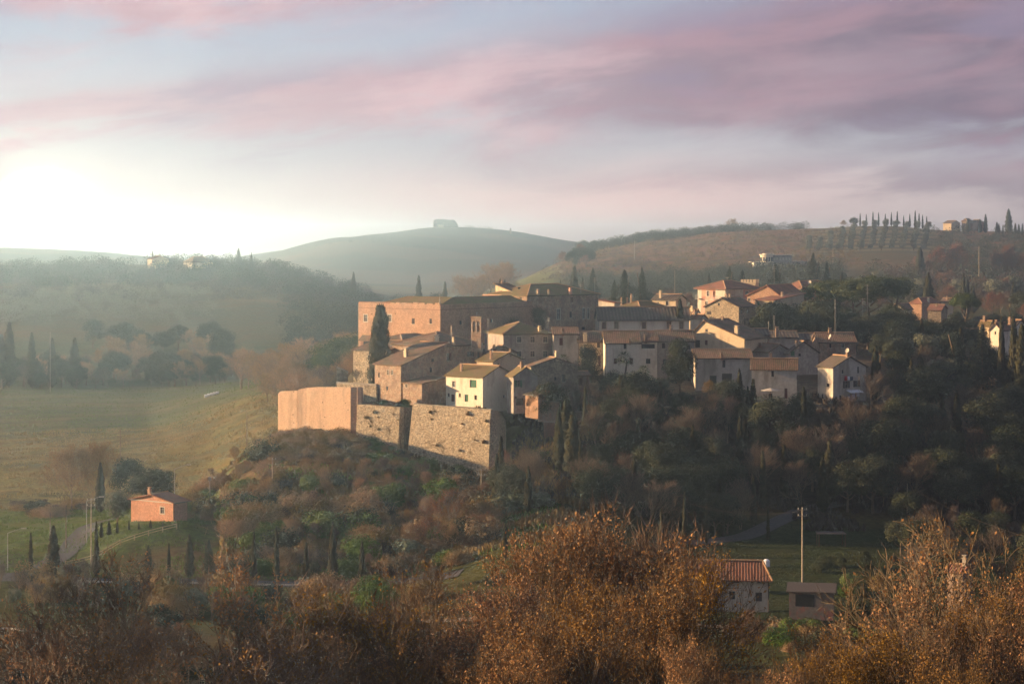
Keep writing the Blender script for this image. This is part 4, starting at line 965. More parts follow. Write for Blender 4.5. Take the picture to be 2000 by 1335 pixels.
house('village_house', 'pale plaster house with one tall brown window, next to six-window house', 1079, 1082, 1129, 653, 438, 88, 'gy', 641, dep=8, wall='white', base=712, group=VR, wins=[('R', 1096, 667, 7, 15, 'brown')])
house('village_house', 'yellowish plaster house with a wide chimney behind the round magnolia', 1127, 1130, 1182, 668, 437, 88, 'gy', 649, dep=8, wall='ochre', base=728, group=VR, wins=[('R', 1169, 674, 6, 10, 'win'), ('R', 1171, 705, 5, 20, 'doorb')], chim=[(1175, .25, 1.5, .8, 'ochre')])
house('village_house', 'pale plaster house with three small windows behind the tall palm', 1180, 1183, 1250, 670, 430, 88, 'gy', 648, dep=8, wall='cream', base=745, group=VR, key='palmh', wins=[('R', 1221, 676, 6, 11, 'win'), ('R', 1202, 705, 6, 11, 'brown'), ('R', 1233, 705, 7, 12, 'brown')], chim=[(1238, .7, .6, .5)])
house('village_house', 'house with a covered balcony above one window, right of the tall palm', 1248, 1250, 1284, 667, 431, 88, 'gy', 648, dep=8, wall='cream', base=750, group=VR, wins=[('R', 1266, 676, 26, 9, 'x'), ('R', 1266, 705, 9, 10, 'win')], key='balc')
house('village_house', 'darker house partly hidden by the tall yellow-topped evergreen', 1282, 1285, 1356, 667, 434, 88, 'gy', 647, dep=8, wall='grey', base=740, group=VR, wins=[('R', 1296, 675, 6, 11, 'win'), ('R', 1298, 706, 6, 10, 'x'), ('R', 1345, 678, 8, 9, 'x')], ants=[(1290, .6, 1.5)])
house('gable_house', 'big ochre house whose broad gable catches the sun', 1345, 1454, 1500, 662, 433, 33, 'gy', 627, wall='ochre', base=705, key='gab', rp=.72, wins=[('L', 1380, 645, 5, 6, 'win'), ('L', 1379, 669, 6, 10, 'brown'), ('L', 1362, 671, 10, 15, 'door')], chim=[(1439, .05, 1.5, .8, 'ochre'), (1411, .6, .7, .5)])
house('low_house', 'low brown house with tiled roof right of the broad sunlit gable', 1452, 1458, 1502, 655, 442, 88, 'gy', 643, dep=8, wall='stone_brick', base=690, rmat='tile_dark', wins=[('R', 1465, 673, 4, 9, 'win')])
house('farm_house', 'sunlit fieldstone house with round attic hole and two chimneys', 1376, 1443, 1476, 600, 512, 32, 'gy', 583, wall='rubble', rmat='tile', base=650, key='fld', wins=[('L', 1404, 594, 4, 5, 'x'), ('L', 1385, 611, 9, 6, 'door'), ('R', 1449, 608, 3, 8, 'x'), ('R', 1461, 608, 3, 8, 'x')], chim=[(1419, .2, 1.0, .6), (1425, .35, 1.0, .6)])
house('apartment_house', 'salmon apartment block with white balconies bays and low hipped roof', 1363, 1417, 1479, 563, 556, 46, 'hip', 549, wall='pink', rmat='tile_red', base=632, cat='apartment block', ov=.9, key='apt',
      wins=[('L', 1383, 573, 5, 10, 'frm'), ('L', 1395, 574, 5, 12, 'brown'), ('L', 1403, 575, 4, 10, 'frm'), ('L', 1380, 592, 5, 7, 'frm'), ('R', 1431, 573, 5, 9, 'frm'), ('R', 1441, 573, 3, 9, 'frm'), ('R', 1459, 573, 6, 7, 'frm'), ('R', 1465, 592, 6, 7, 'frm')], ants=[(1420, .5, 1.2)])
def apt_extras():
    hd = HOUSES['apt']; r = hd['root']; h = hd['h']; Lw = hd['Lw']; Rw = hd['Rw']
    m = MB(); m.box(-Lw - .03, -Lw * .86, -.04, .1, -1, h); m.build('white_bay', MT['white'], r)
    m = MB(); m.box(-Lw * .36, .03, -.042, .1, h - 2.9, h - .01); m.build('white_bay', MT['white'], r)
    m = MB(); m.box(.0, .042, .045, Rw * .55, h - 2.9, h - .01); m.build('white_bay', MT['white'], r)
    m = MB(); m.box(-Lw - .02, -Lw * .36, -.1, .1, h - 3.3, h - 3.05); m.build('floor_band', MT['white'], r)
    for a, b, f in ((-Lw * .45, -Lw * .2, 'L'), (-Lw, -Lw * .86, 'L'), (Rw * .25, Rw * .5, 'R')):
        m = MB()
        if f == 'L':
            m.box(a, b, -1.2, -.045, h - 3.02, h - 2.9); m.box(a, b, -1.2, -1.15, h - 2.0, h - 1.95)
            for i in range(9): x = a + (b - a) * i / 8; m.bar((x, -1.17, h - 2.9), (x, -1.17, h - 2.0), .02, n=4)
        else:
            m.box(.045, 1.2, a, b, h - 3.02, h - 2.9); m.box(1.15, 1.2, a, b, h - 2.0, h - 1.95)
            for i in range(9): x = a + (b - a) * i / 8; m.bar((1.17, x, h - 2.9), (1.17, x, h - 2.0), .02, n=4)
        m.build('balcony', MT['metal'], r)
apt_extras()
def tower():
    x0, x1, Y = Xp(1448, 600), Xp(1483, 600), 600; w = (x1 - x0) * .8; z0 = Hp(1465, 600); h = Zp(551, Y) - z0
    r = empty('crenellated_tower', (x0, Y, z0), -R_(20), 'pale square tower with swallowless crenels behind the salmon apartment block'.replace('swallowless ', 'toothed '), 'tower')
    m = MB(); m.box(0, w, 0, w, -1, h); m.build('tower_wall', MT['ochre'], r)
    n = 5
    for i in range(n):
        a = i * (w + .3) / n - .15
        for q in ((a, a + .65, -.15, .3), (w - .3, w + .15, a + .003, a + .653)):
            m = MB(); m.box(*q, h - .35, h + .85); m.build('merlon', MT['ochre'], r)
    m = MB(); m.box(-.12, w + .12, -.12, w + .12, h - .3, h + .003); m.build('cornice', MT['ochre'], r)
tower()
house('red_roof_house', 'house with long red roof slope and brick gable right of the apartment block', 1459, 1524, 1570, 578, 530, 30, 'gy', 558, wall='brick', rmat='tile_red', base=625, key='rr', rp=.4, wins=[('L', 1463, 585, 4, 6, 'frm')], ants=[(1512, .3, 5), (1500, .6, 1)])
house('yellow_house', 'yellow house with turquoise shutter half hidden by the holm oaks', 1474, 1511, 1572, 587, 520, 35, 'sy', 574, wall='ochre', rmat='tile_red', base=625, wins=[('L', 1481, 593, 5, 8, 'green')])
house('red_roof_house', 'white-banded villa with broad red hipped roof left of the umbrella pines', 1533, 1566, 1625, 562, 575, 42, 'hip', 549, wall='pink', rmat='tile_red', base=612, chim=[(1530, .3, .6, .5), (1545, .6, .6, .5)], wins=[('L', 1563, 569, 6, 7, 'frm'), ('L', 1545, 570, 5, 7, 'win')], ants=[(1593, .3, 1.4, .55)])
ROOFS = 'small houses behind the long white house'
house('small_house', 'small white house with orange roof beside the right edge of the palace', 1150, 1200, 1210, 592, 515, 35, 'sx', 584, wall='white', rmat='tile_red', base=625, group=ROOFS)
house('small_house', 'mossy golden pyramid roof with two thin flues behind the long white house', 1208, 1250, 1300, 601, 520, 42, 'hip', 589, wall='ochre', rmat='tile_moss', base=640, group=ROOFS, chim=[(1212, .1, 2.0, .3), (1225, .2, 1.5, .35), (1233, .35, 2.4, .35)])
house('small_house', 'yellow house with dark flat-pitched roof and twin-step chimney', 1274, 1320, 1340, 586, 530, 28, 'gx', 576, wall='ochre', rmat='tile_dark', base=640, group=ROOFS, wins=[('L', 1303, 592, 5, 8, 'blue'), ('L', 1285, 591, 3, 3, 'x')], chim=[(1290, .15, 1.6, .6, 'ochre')])
house('small_house', 'tiny lit cottage with chimney just right of the long white house', 1345, 1358, 1366, 612, 500, 40, 'gx', 605, wall='ochre', rmat='tile', base=650, group=ROOFS, chim=[(1352, .3, .8, .6, 'ochre')])
house('small_house', 'sunlit garden wall house with rounded top left of the fieldstone house', 1348, 1368, 1380, 622, 490, 50, 'gx', 615, wall='white', rmat='tile', base=650, group=ROOFS)
LR = 'houses of the lower shaded row'
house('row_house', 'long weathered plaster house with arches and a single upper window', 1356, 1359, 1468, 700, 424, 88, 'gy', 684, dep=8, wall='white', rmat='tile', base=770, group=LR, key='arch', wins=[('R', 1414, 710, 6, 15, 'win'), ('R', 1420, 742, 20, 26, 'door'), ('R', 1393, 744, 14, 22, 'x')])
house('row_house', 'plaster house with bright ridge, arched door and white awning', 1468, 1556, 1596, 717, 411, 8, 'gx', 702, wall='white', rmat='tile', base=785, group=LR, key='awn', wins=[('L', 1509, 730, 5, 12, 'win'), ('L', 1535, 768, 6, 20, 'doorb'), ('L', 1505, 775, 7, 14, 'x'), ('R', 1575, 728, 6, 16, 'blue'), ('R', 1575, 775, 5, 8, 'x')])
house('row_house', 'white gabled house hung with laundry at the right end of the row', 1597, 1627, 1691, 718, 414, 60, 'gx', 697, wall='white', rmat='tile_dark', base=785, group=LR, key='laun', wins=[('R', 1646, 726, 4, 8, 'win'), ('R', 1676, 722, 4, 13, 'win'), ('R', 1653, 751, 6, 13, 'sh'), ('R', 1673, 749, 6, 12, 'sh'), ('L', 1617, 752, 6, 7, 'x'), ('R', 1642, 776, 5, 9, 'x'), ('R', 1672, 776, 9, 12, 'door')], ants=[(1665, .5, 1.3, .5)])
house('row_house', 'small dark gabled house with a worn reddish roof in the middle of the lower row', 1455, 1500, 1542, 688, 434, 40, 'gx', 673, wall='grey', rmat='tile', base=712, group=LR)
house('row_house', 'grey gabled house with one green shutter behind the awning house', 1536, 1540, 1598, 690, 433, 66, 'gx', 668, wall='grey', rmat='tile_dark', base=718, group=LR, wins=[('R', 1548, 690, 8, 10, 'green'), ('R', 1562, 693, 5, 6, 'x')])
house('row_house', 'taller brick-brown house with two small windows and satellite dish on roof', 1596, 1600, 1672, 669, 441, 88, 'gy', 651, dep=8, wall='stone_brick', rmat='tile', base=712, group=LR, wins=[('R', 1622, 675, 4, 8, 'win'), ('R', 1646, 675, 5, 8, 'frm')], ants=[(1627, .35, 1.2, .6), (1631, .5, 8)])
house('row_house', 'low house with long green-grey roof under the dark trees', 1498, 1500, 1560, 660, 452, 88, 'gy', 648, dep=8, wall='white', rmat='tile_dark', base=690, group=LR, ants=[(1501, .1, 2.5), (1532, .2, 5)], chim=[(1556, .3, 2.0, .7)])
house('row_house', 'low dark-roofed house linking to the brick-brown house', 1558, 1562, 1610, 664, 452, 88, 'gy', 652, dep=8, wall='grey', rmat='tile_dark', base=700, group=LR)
house('small_house', 'ochre house peeking out of the evergreens with a lit ridge', 1680, 1700, 1722, 640, 525, 40, 'gx', 629, wall='ochre', rmat='tile_moss', base=690, ants=[(1685, .2, 7), (1694, .4, 10)])
EG = 'houses among the eastern trees'
house('country_house', 'low brick house with hipped roof and white chimney beyond the evergreens', 1778, 1800, 1834, 592, 640, 35, 'hip', 582, wall='brick', rmat='tile_red', base=615, group=EG, chim=[(1815, .4, 1, .5, 'white')])
house('country_house', 'small yellow house with chimney right of the low brick house', 1838, 1852, 1862, 590, 650, 25, 'gx', 583, wall='ochre', rmat='tile', base=612, group=EG, chim=[(1849, .3, .8, .5)])
house('country_house', 'house showing one long pink roof edge among the garden trees', 1812, 1838, 1850, 606, 610, 20, 'gx', 596, wall='stone', rmat='tile_red', base=620, group=EG)
house('country_house', 'pale low roof slanting down under the umbrella pines', 1735, 1764, 1782, 604, 590, 30, 'gy', 594, wall='white', rmat='tile', base=622, group=EG, rp=.3)
house('country_house', 'cream gabled house glowing between the right-hand cypresses', 1934, 1955, 1972, 644, 470, 40, 'gy', 632, wall='cream', rmat='tile', base=700, group=EG, wins=[('L', 1944, 650, 3, 6, 'x')])
house('country_house', 'narrow yellow house just left of the glowing cream gable', 1913, 1932, 1940, 636, 478, 35, 'gx', 628, wall='ochre', rmat='tile_moss', base=680, group=EG)
house('country_house', 'tall cream wall with chimney rightmost among the cypresses', 1966, 1980, 2006, 640, 478, 40, 'gx', 626, wall='cream', rmat='tile', base=700, group=EG, chim=[(1970, .2, 1.3, .6)])
HF = 'hilltop farm buildings'
house('hill_farm', 'sunlit ochre farm building, left one on the right-hand ridge', 1842, 1858, 1882, 436, 1560, 35, 'gx', 431, wall='ochre', rmat='tile', base=450, group=HF)
house('hill_farm', 'tallest farm building with raised tower roof on the ridge', 1878, 1889, 1900, 432, 1570, 30, 'hip', 427, wall='stone_brick', rmat='tile', base=450, group=HF)
house('hill_farm', 'long low brick farm wing on the ridge beside the cypress', 1891, 1901, 1945, 436, 1575, 45, 'gx', 429, wall='brick', rmat='tile', base=452, group=HF)
# left side: hazy hill houses
house('hazy_house', 'bright gable of a hazy house on the wooded left ridge', 288, 297, 330, 506, 1360, 40, 'gx', 500, wall='ochre', rmat='tile', base=530)
house('hazy_house', 'broad low roofed villa in haze on the left ridge', 358, 375, 437, 512, 1350, 45, 'hip', 501, wall='cream', rmat='tile_moss', base=530)
house('red_house', 'small salmon brick house with white eave line and chimney beside the meadow', 256, 339, 366, 982, 358, 33, 'gy', 966, wall='brick_red', rmat='tile_red', base=1016, key='redh', ov=.5, wins=[('L', 317, 996, 7, 12, 'frm')], chim=[(292, .15, 1.0, .5, 'brick')])
house('valley_house', 'white farmhouse with red tiled roof among the foreground oaks', 1330, 1500, 1514, 1119, 286, 6, 'hip', 1096, wall='white', rmat='tile_red', base=1190, key='vh', ov=.6,
      wins=[('L', 1485, 1129, 13, 19, 'win'), ('L', 1438, 1129, 12, 17, 'brown'), ('L', 1381, 1130, 10, 17, 'brown'), ('L', 1482, 1165, 13, 18, 'door'), ('L', 1430, 1162, 12, 16, 'x')])
house('valley_house', 'salmon-roofed house behind the right-hand foreground oaks', 1850, 1880, 1900, 1118, 280, 30, 'gx', 1105, wall='stone_brick', rmat='tile_red', base=1170, chim=[(1884, .4, 1.2, .5, 'white')], wins=[('L', 1862, 1130, 5, 8, 'x')])
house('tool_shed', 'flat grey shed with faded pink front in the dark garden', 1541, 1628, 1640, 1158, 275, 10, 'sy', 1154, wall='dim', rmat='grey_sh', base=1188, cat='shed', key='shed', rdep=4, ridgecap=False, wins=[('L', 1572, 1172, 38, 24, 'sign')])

def red_extras():
    hd = HOUSES['redh']; m = MB(); m.box(-hd['Lw'] - .3, .3, -.09, -.02, hd['h'] - .1, hd['h'] + .08); m.build('eave_band', MT['frame'], hd['root'])
red_extras()
# ---- villa with the rounded front on the right hillside
def villa():
    Y = 1190; z = Hp(1500, Y); s = Y / F; r = empty('modern_villa', (Xp(1497, Y), Y, z), 0, 'unfinished pale villa with rounded glazed tower and flat roofs on the hillside', 'villa')
    Z = lambda py: Zp(py, Y) - z
    def ring(m, R, z0, z1, n=20, cx=0, cy=0):
        m.bar((cx, cy, z0), (cx, cy, z1), R, R, n)
    m = MB(); ring(m, 12 * s, Z(512), Z(498)); m.build('round_tower', MT['cream'], r)
    m = MB(); ring(m, 14 * s, Z(498), Z(496.5)); ring(m, 8 * s, Z(496.4), Z(495)); m.build('tower_roof', MT['cream'], r)
    m = MB(); m.box(-25 * s, 5 * s, -1, 9, -2, Z(512)); m.build('lower_floor', MT['cream'], r)
    m = MB(); m.box(-32 * s, 12 * s, -2, 9.5, Z(512), Z(511)); m.build('terrace_slab', MT['cream'], r)
    m = MB(); m.box(10 * s, 50 * s, 1, 12, -2, Z(499)); m.build('side_wing', MT['grey'], r)
    m = MB(); m.box(8 * s, 53 * s, 0, 13, Z(499), Z(498)); m.build('wing_roof', MT['metal'], r)
    m = MB(); m.box(10 * s, 78 * s, -1.5, 12, -2, Z(511)); m.build('lower_wing', MT['grey'], r)
    m = MB(); m.box(8 * s, 80 * s, -2, 13, Z(511), Z(510)); m.build('wing_roof', MT['metal'], r)
    for i in range(7):
        a = math.pi * (1.08 + .13 * i); m = MB(); x, y = 12.05 * s * math.cos(a), 12.05 * s * math.sin(a)
        m.box(x - .55, x + .55, y - .06, y + .2, Z(510), Z(502)); m.build('window', MT['glass'], r)
    for i in range(6): x = (14 + 6 * i) * s; m = MB(); m.box(x, x + .8, .9, 1.1, Z(508), Z(503)); m.build('window', MT['white'], r)
    m = MB()
    for i in range(14): x = (-31 + 3 * i) * s; m.bar((x, -1.9, Z(511)), (x, -1.9, Z(508.5)), .06, n=4)
    m.bar((-31 * s, -1.9, Z(508.5)), (10 * s, -1.9, Z(508.5)), .07, n=4); m.build('railing', MT['metal'], r)
villa()
# ---- ruin and small belfry on the central hill
def ruin():
    Y = 2960; s = Y / F; z = Hp(870, Y); r = empty('ruined_farm', (Xp(848, Y), Y, z), 0, 'roofless ruined farm crowning the central hill', 'ruin'); Z = lambda py: (443 - py) * s
    m = MB()
    prof = [(0, 428), (5, 427), (8, 426.6), (24, 427.5), (30, 429), (36, 428), (40, 429), (43, 433), (46, 437)]
    for y0, y1, sh in ((0, 1.2, 0), (16, 17.2, 1)):
        for (a, p), (b, q) in zip(prof[:-1], prof[1:]):
            m.quad((a * s, y0, -6), (b * s, y0, -6), (b * s, y0, Z(q + sh)), (a * s, y0, Z(p + sh))); m.quad((a * s, y1, -6), (b * s, y1, -6), (b * s, y1, Z(q + sh)), (a * s, y1, Z(p + sh)))
            m.quad((a * s, y0, Z(p + sh)), (b * s, y0, Z(q + sh)), (b * s, y1, Z(q + sh)), (a * s, y1, Z(p + sh)))
    m.build('ruined_wall', MT['stone'], r, weld=True)
    m = MB(); m.box(-1, 6 * s, -7, 0, -6, Z(430)); m.build('front_block', MT['stone_brick'], r)
    m = MB(); m.box(8 * s, 18 * s, -9, -.1, -6, Z(438)); m.build('lower_block', MT['ochre'], r)
    for i in range(2): m = MB(); m.box((1 + 3 * i) * s - .5, (1 + 3 * i) * s + .7, -7.1, -6.9, Z(440), Z(436)); m.build('window', MT['glass'], r)
    Y = 2900; s = Y / F; z = Hp(997, Y); r = empty('stone_belfry', (Xp(995.5, Y), Y, z), 0, 'thin lone stone belfry on the slope of the central hill', 'belfry'); w = 3.2 * s
    m = MB(); m.box(0, w, 0, w, -3, 8 * s); m.build('belfry_wall', MT['stone'], r)
    m = MB(); b = [(-.2, -.2), (w + .2, -.2), (w + .2, w + .2), (-.2, w + .2)]
    for i in range(4): m.quad((*b[i], 8 * s), (*b[(i + 1) % 4], 8 * s), (w / 2, w / 2, 12 * s))
    m.build('belfry_roof', MT['tile'], r, weld=True)
ruin()
# ------------------------------------------------------------------ roads, paths
MT['asphalt'] = M('asphalt', (.06, .058, .06), (.09, .085, .085), 2, rough=.85)
MT['gravel'] = M('gravel', (.22, .18, .13), (.30, .25, .18), 3)
ribbon('road', [(-60, 322), (60, 326), (140, 350), (175, 378), (230, 395), (330, 402)], 4.2, MT['asphalt'])
ribbon('road', [(-100, 318), (60, 321), (300, 322), (560, 322), (760, 322), (900, 320)], 5.0, MT['asphalt'])
ribbon('road', [(1340, 344), (1420, 350), (1480, 357), (1560, 366), (1650, 372)], 3.5, MT['asphalt'])
ribbon('path', [(640, 286), (900, 282), (1200, 279), (1500, 272), (1700, 268)], 2.5, MT['gravel'])
# ------------------------------------------------------------------ street furniture
def pole(name, label, px, Y, ytop, r=.14, kind='utility', mat='conc', cat='utility pole', arm=1):
    z = Hp(px, Y); h = Zp(ytop, Y) - z; root = empty(name, (Xp(px, Y), Y, z), 0, label, cat)
    m = MB(); m.bar((0, 0, -.4), (0, 0, h), r, r * .6, 8); m.build('post', MT[mat], root)
    if kind == 'utility':
        m = MB()
        for k in range(2): m.bar((-.7, -.1, h - .35 - .9 * k), (.7, -.1, h - .35 - .9 * k), .05, n=4)
        m.build('cross_arm', MT[mat], root)
        m = MB()
        for k in range(2):
            for x in (-.6, 0, .6): m.bar((x, -.1, h - .3 - .9 * k), (x, -.1, h - .08 - .9 * k), .06, n=5)
        m.build('insulators', MT['frame'], root)
    if kind == 'lamp':
        m = MB(); pts = [(0, 0, h - .02)] + [(arm * 2.2 * math.sin(t) , 0, h + .9 * (1 - math.cos(t)) if False else h + .75 * math.sin(t)) for t in (.4, .8, 1.2, 1.5)]; m.path(pts, .05); m.build('arm', MT[mat], root)
        m = MB(); m.box(min(pts[-1][0], pts[-1][0] + arm * .8), max(pts[-1][0], pts[-1][0] + arm * .8), -.15, .15, pts[-1][2] - .08, pts[-1][2] + .08); m.build('lamp_head', MT['frame'], root)
    if kind == 'box':
        m = MB(); m.box(-.25, .25, -.2, .2, h, h + .7); m.build('lamp_head', MT['frame'], root)
    return root
pole('utility_pole', 'tall concrete utility pole on the scrubby slope below the curtain wall', 532, 372, 893)
pole('utility_pole', 'concrete utility pole in front of the curved lamp by the fenced lane', 178, 334, 972)
pole('street_lamp', 'curved street lamp at the left end of the fenced lane', 169, 352, 978, .08, 'lamp', 'metal', 'street lamp')
pole('street_lamp', 'curved street lamp standing behind the salmon brick house', 341, 372, 915, .08, 'lamp', 'metal', 'street lamp')
pole('street_lamp', 'low curved street lamp at the left edge of the green meadow', 15, 330, 1040, .08, 'lamp', 'metal', 'street lamp')
pole('street_lamp', 'short lamp post with boxy head beside the path up the slope', 410, 378, 938, .08, 'box', 'metal', 'street lamp')
pole('wooden_post', 'bare wooden post at the meadow edge, right of the tall left cypress', 129, 350, 985, .12, 'plain', 'barkp', 'post')
pole('wooden_post', 'bare post behind the tall leftmost cypress in the meadow', 98, 336, 1000, .12, 'plain', 'barkp', 'post')
pole('wooden_post', 'pale post rising above the big bare trees in the golden field', 235, 440, 838, .14, 'plain', 'barkp', 'post')
pole('wooden_post', 'pale post in the golden field just left of the curtain wall', 482, 425, 802, .14, 'plain', 'barkp', 'post')
pole('utility_pole', 'utility pole in front of the red bushes right of the bastion', 940, 368, 914)
pole('utility_pole', 'lone sunlit utility pole in the dark garden behind the valley farmhouse', 1567, 300, 990)
pole('utility_pole', 'faint utility pole on the dark wooded slope at right', 1772, 368, 944, .12, 'plain')
pole('mast', 'white mast above the trees beside the pointed cypress', 1318, 560, 528, .09, 'plain', 'conc', 'mast')
pole('mast', 'pole on the heath hillside above the modern villa', 1627, 1150, 486, .2, 'plain', 'conc', 'mast')
pole('mast', 'pole standing at the left foot of the dark hedge hillside', 1239, 1300, 470, .2, 'plain', 'metal', 'mast')
pole('mast', 'pylon beside the red autumn trees on the right-hand hill', 1912, 1000, 480, .2, 'plain', 'conc', 'mast')
pole('mast', 'white post among the hazy trees at far left', 98, 800, 648, .1, 'plain', 'conc', 'mast')
def wire(label, pts, r=.014):
    m = MB(); P = []
    for (x0, y0, z0), (x1, y1, z1) in zip(pts[:-1], pts[1:]):
        for k in range(13):
            t = k / 12; sg = 4 * t * (1 - t) * 1.0; P.append((x0 + (x1 - x0) * t, y0 + (y1 - y0) * t, z0 + (z1 - z0) * t - sg))
    m.path(P, r, 4); o = m.build('power_line', MT['grey_sh']); tag(o, label, 'power line')
def wp(px, py, Y): return (Xp(px, Y), Y, Zp(py, Y))
wire('thin power line crossing the dark slope to the sunlit garden pole', [wp(1350, 983, 330), wp(1567, 997, 300)])
wire('thin power line running down from the faint slope pole to the right', [wp(1567, 993, 300.3), wp(1772, 948, 368), wp(2050, 1060, 300)])
wire('pale cable sagging between the trees by the right-hand cypresses', [wp(1780, 612, 560), wp(1850, 622, 520), wp(1915, 640, 478)], .04)
wire('line strung over the red trees on the right-hand hill', [wp(1840, 500, 1020), wp(1912, 480, 1000), wp(2040, 506, 1000)], .06)
# guard rails: posts, two rails
def rail(label, pts, name='wooden_fence', sp=2.2, h=.95, mat='barkp', cat='fence', metal=False):
    P = []
    for (p0, y0), (p1, y1) in zip(pts[:-1], pts[1:]):
        a, b = Vector((Xp(p0, y0), y0)), Vector((Xp(p1, y1), y1)); k = max(1, int((b - a).length / sp)); P += [a.lerp(b, i / k) for i in range(k)]
    P.append(b); c = P[0]; root = empty(name, (c.x, c.y, float(H(c.x, c.y))), 0, label, cat); z0 = root.location.z
    Q = [(p.x - c.x, p.y - c.y, float(H(p.x, p.y)) - z0) for p in P]
    for i, q in enumerate(Q[:100]):
        m = MB(); m.box(q[0] - .09, q[0] + .09, q[1] - .09, q[1] + .09, q[2] - .4, q[2] + h); m.build('post', MT[mat], root)
    for hh in ((.85,) if metal else (.45, .88)):
        m = MB()
        for a, b in zip(Q[:-1], Q[1:]): m.bar((a[0], a[1] - .1, a[2] + hh - (.12 if metal else 0)), (b[0], b[1] - .1, b[2] + hh - (.12 if metal else 0)), .17 if metal else .085, n=4)
        m.build('rail', MT['frame' if metal else mat], root)
MT['railwood'] = M('pale_rail_wood', (.42, .33, .20), (.50, .40, .26), 4)  # plain pale timber colour for the fence and rail posts
rail('pale timber fence curving along the lane in front of the salmon brick house', [(128, 333), (180, 338), (235, 345), (290, 349), (345, 352)], mat='railwood')
rail('pale roadside guard rail seen through the bare trees at lower left', [(125, 316.5), (250, 317), (345, 317), (440, 317)], 'guard_rail', mat='railwood', cat='guard rail', metal=True)
rail('pale roadside guard rail below the cypress row on the slope', [(455, 317), (600, 317.5), (720, 318)], 'guard_rail', mat='railwood', cat='guard rail', metal=True)
rail('pale guard rail at the far lower left corner beside the road', [(-10, 268), (20, 268), (45, 267)], 'guard_rail', mat='railwood', cat='guard rail', metal=True)
rail('thin railing with flower pots along the bastion terrace', [(809, 403.6), (850, 400.5), (936, 396.6), (955, 395.8)], 'terrace_railing', 2.0, 1.0, 'woodf', 'railing')
def pots():
    base = None
    for i in range(26):
        px = 812 + i * 5.4; Y = float(np.interp(px, [808, 850, 936, 956], [404.3, 401.6, 397.3, 396.3])) + rnd.uniform(-.1, .5); z = Hp(px, Y)
        r = empty('potted_plant', (Xp(px, Y), Y, z), rnd.random() * 6, 'small leafy potted plant on the bastion terrace', 'potted plant', 'flower pots along the terrace railing')
        m = MB(); m.bar((0, 0, 0), (0, 0, .38), .15, .22, 8); m.build('pot', MT['pink'], r)
        v = KIND['green_bush'][i % 3]; c = bpy.data.objects.new('plant', v[1][0][1]); col.objects.link(c); c.parent = r; s = rnd.uniform(.16, .34); c.scale = (s, s, s * 1.2); c.location = (0, 0, .35)
pots()
# railing wall above the left garden, low garden walls, terraces
def lowwall(label, pts, mat, h, th=.5, name='garden_wall'):
    """pts (px, Y, top row)"""
    P = [(Xp(p, y), y, Zp(t, y)) for p, y, t in pts]; c = P[0]; r = empty(name, (c[0], c[1], float(H(c[0], c[1]))), 0, label, 'wall'); r['kind'] = 'thing'; m = MB()
    V = []
    for i, p in enumerate(P):
        q = P[min(i + 1, len(P) - 1)]; o = P[max(i - 1, 0)]; t = Vector((q[0] - o[0], q[1] - o[1])).normalized(); n = Vector((t.y, -t.x))
        x, y, z = p[0] - c[0], p[1] - c[1], p[2] - r.location.z
        V += [(x, y, z - h), (x, y, z), (x - n.x * th, y - n.y * th, z), (x - n.x * th, y - n.y * th, z - h)]
    m.v = V
    for i in range(len(P) - 1):
        for j in range(4): m.f.append((i * 4 + j, (i + 1) * 4 + j, (i + 1) * 4 + (j + 1) % 4, i * 4 + (j + 1) % 4))
    m.f += [(0, 1, 2, 3), tuple(len(V) - 4 + k for k in (3, 2, 1, 0))]
    m.build('masonry', MT[mat], r); m = MB()
    for a, b in zip(P[:-1], P[1:]):
        m.bar((a[0] - c[0], a[1] - c[1] + th / 2, a[2] - r.location.z + .05), (b[0] - c[0], b[1] - c[1] + th / 2, b[2] - r.location.z + .05), th * .62, n=4)
    m.build('coping', MT['conc'], r); return r
lowwall('rubble terrace wall with dark railing left of the brown farmhouse', [(658, 422, 748), (735, 418, 752)], 'rubble', 5)
rail('dark iron railing on the rubble terrace wall by the bare tree', [(658, 422.6), (700, 420.4), (735, 418.6)], 'iron_railing', 1.2, 1.2, 'grey_sh', 'railing')
lowwall('jagged ruined wall stub at the left end of the garden terrace', [(657, 426, 718), (668, 426, 722), (680, 426, 728)], 'stone', 7)
lowwall('dim stone retaining wall under the shaded gardens, left stretch', [(1062, 404, 803), (1130, 405, 805), (1240, 406, 801)], 'stone', 8)
lowwall('dim stone retaining wall under the shaded gardens, long right stretch', [(1244, 407, 797), (1420, 408, 793), (1480, 410, 788)], 'stone', 7)
lowwall('brick garden wall in front of the rubble cottage', [(1052, 400, 783), (1092, 401, 786)], 'stone_brick', 4)
lowwall('small brick terrace wall below the cottage by the tall cypress group', [(1062, 396, 824), (1090, 396, 826)], 'brick_dark', 5)
lowwall('board-like pale garden wall between the cypresses and the tent', [(1152, 416, 776), (1190, 416, 777), (1232, 415, 777)], 'ochre', 3)
lowwall('mossy stone wall with turquoise top beside the arched house', [(1390, 412, 766), (1428, 412, 767)], 'stone', 4)
lowwall('ruined stone wall in the undergrowth at the right end of the village', [(1712, 425, 772), (1735, 425, 782)], 'stone', 5)
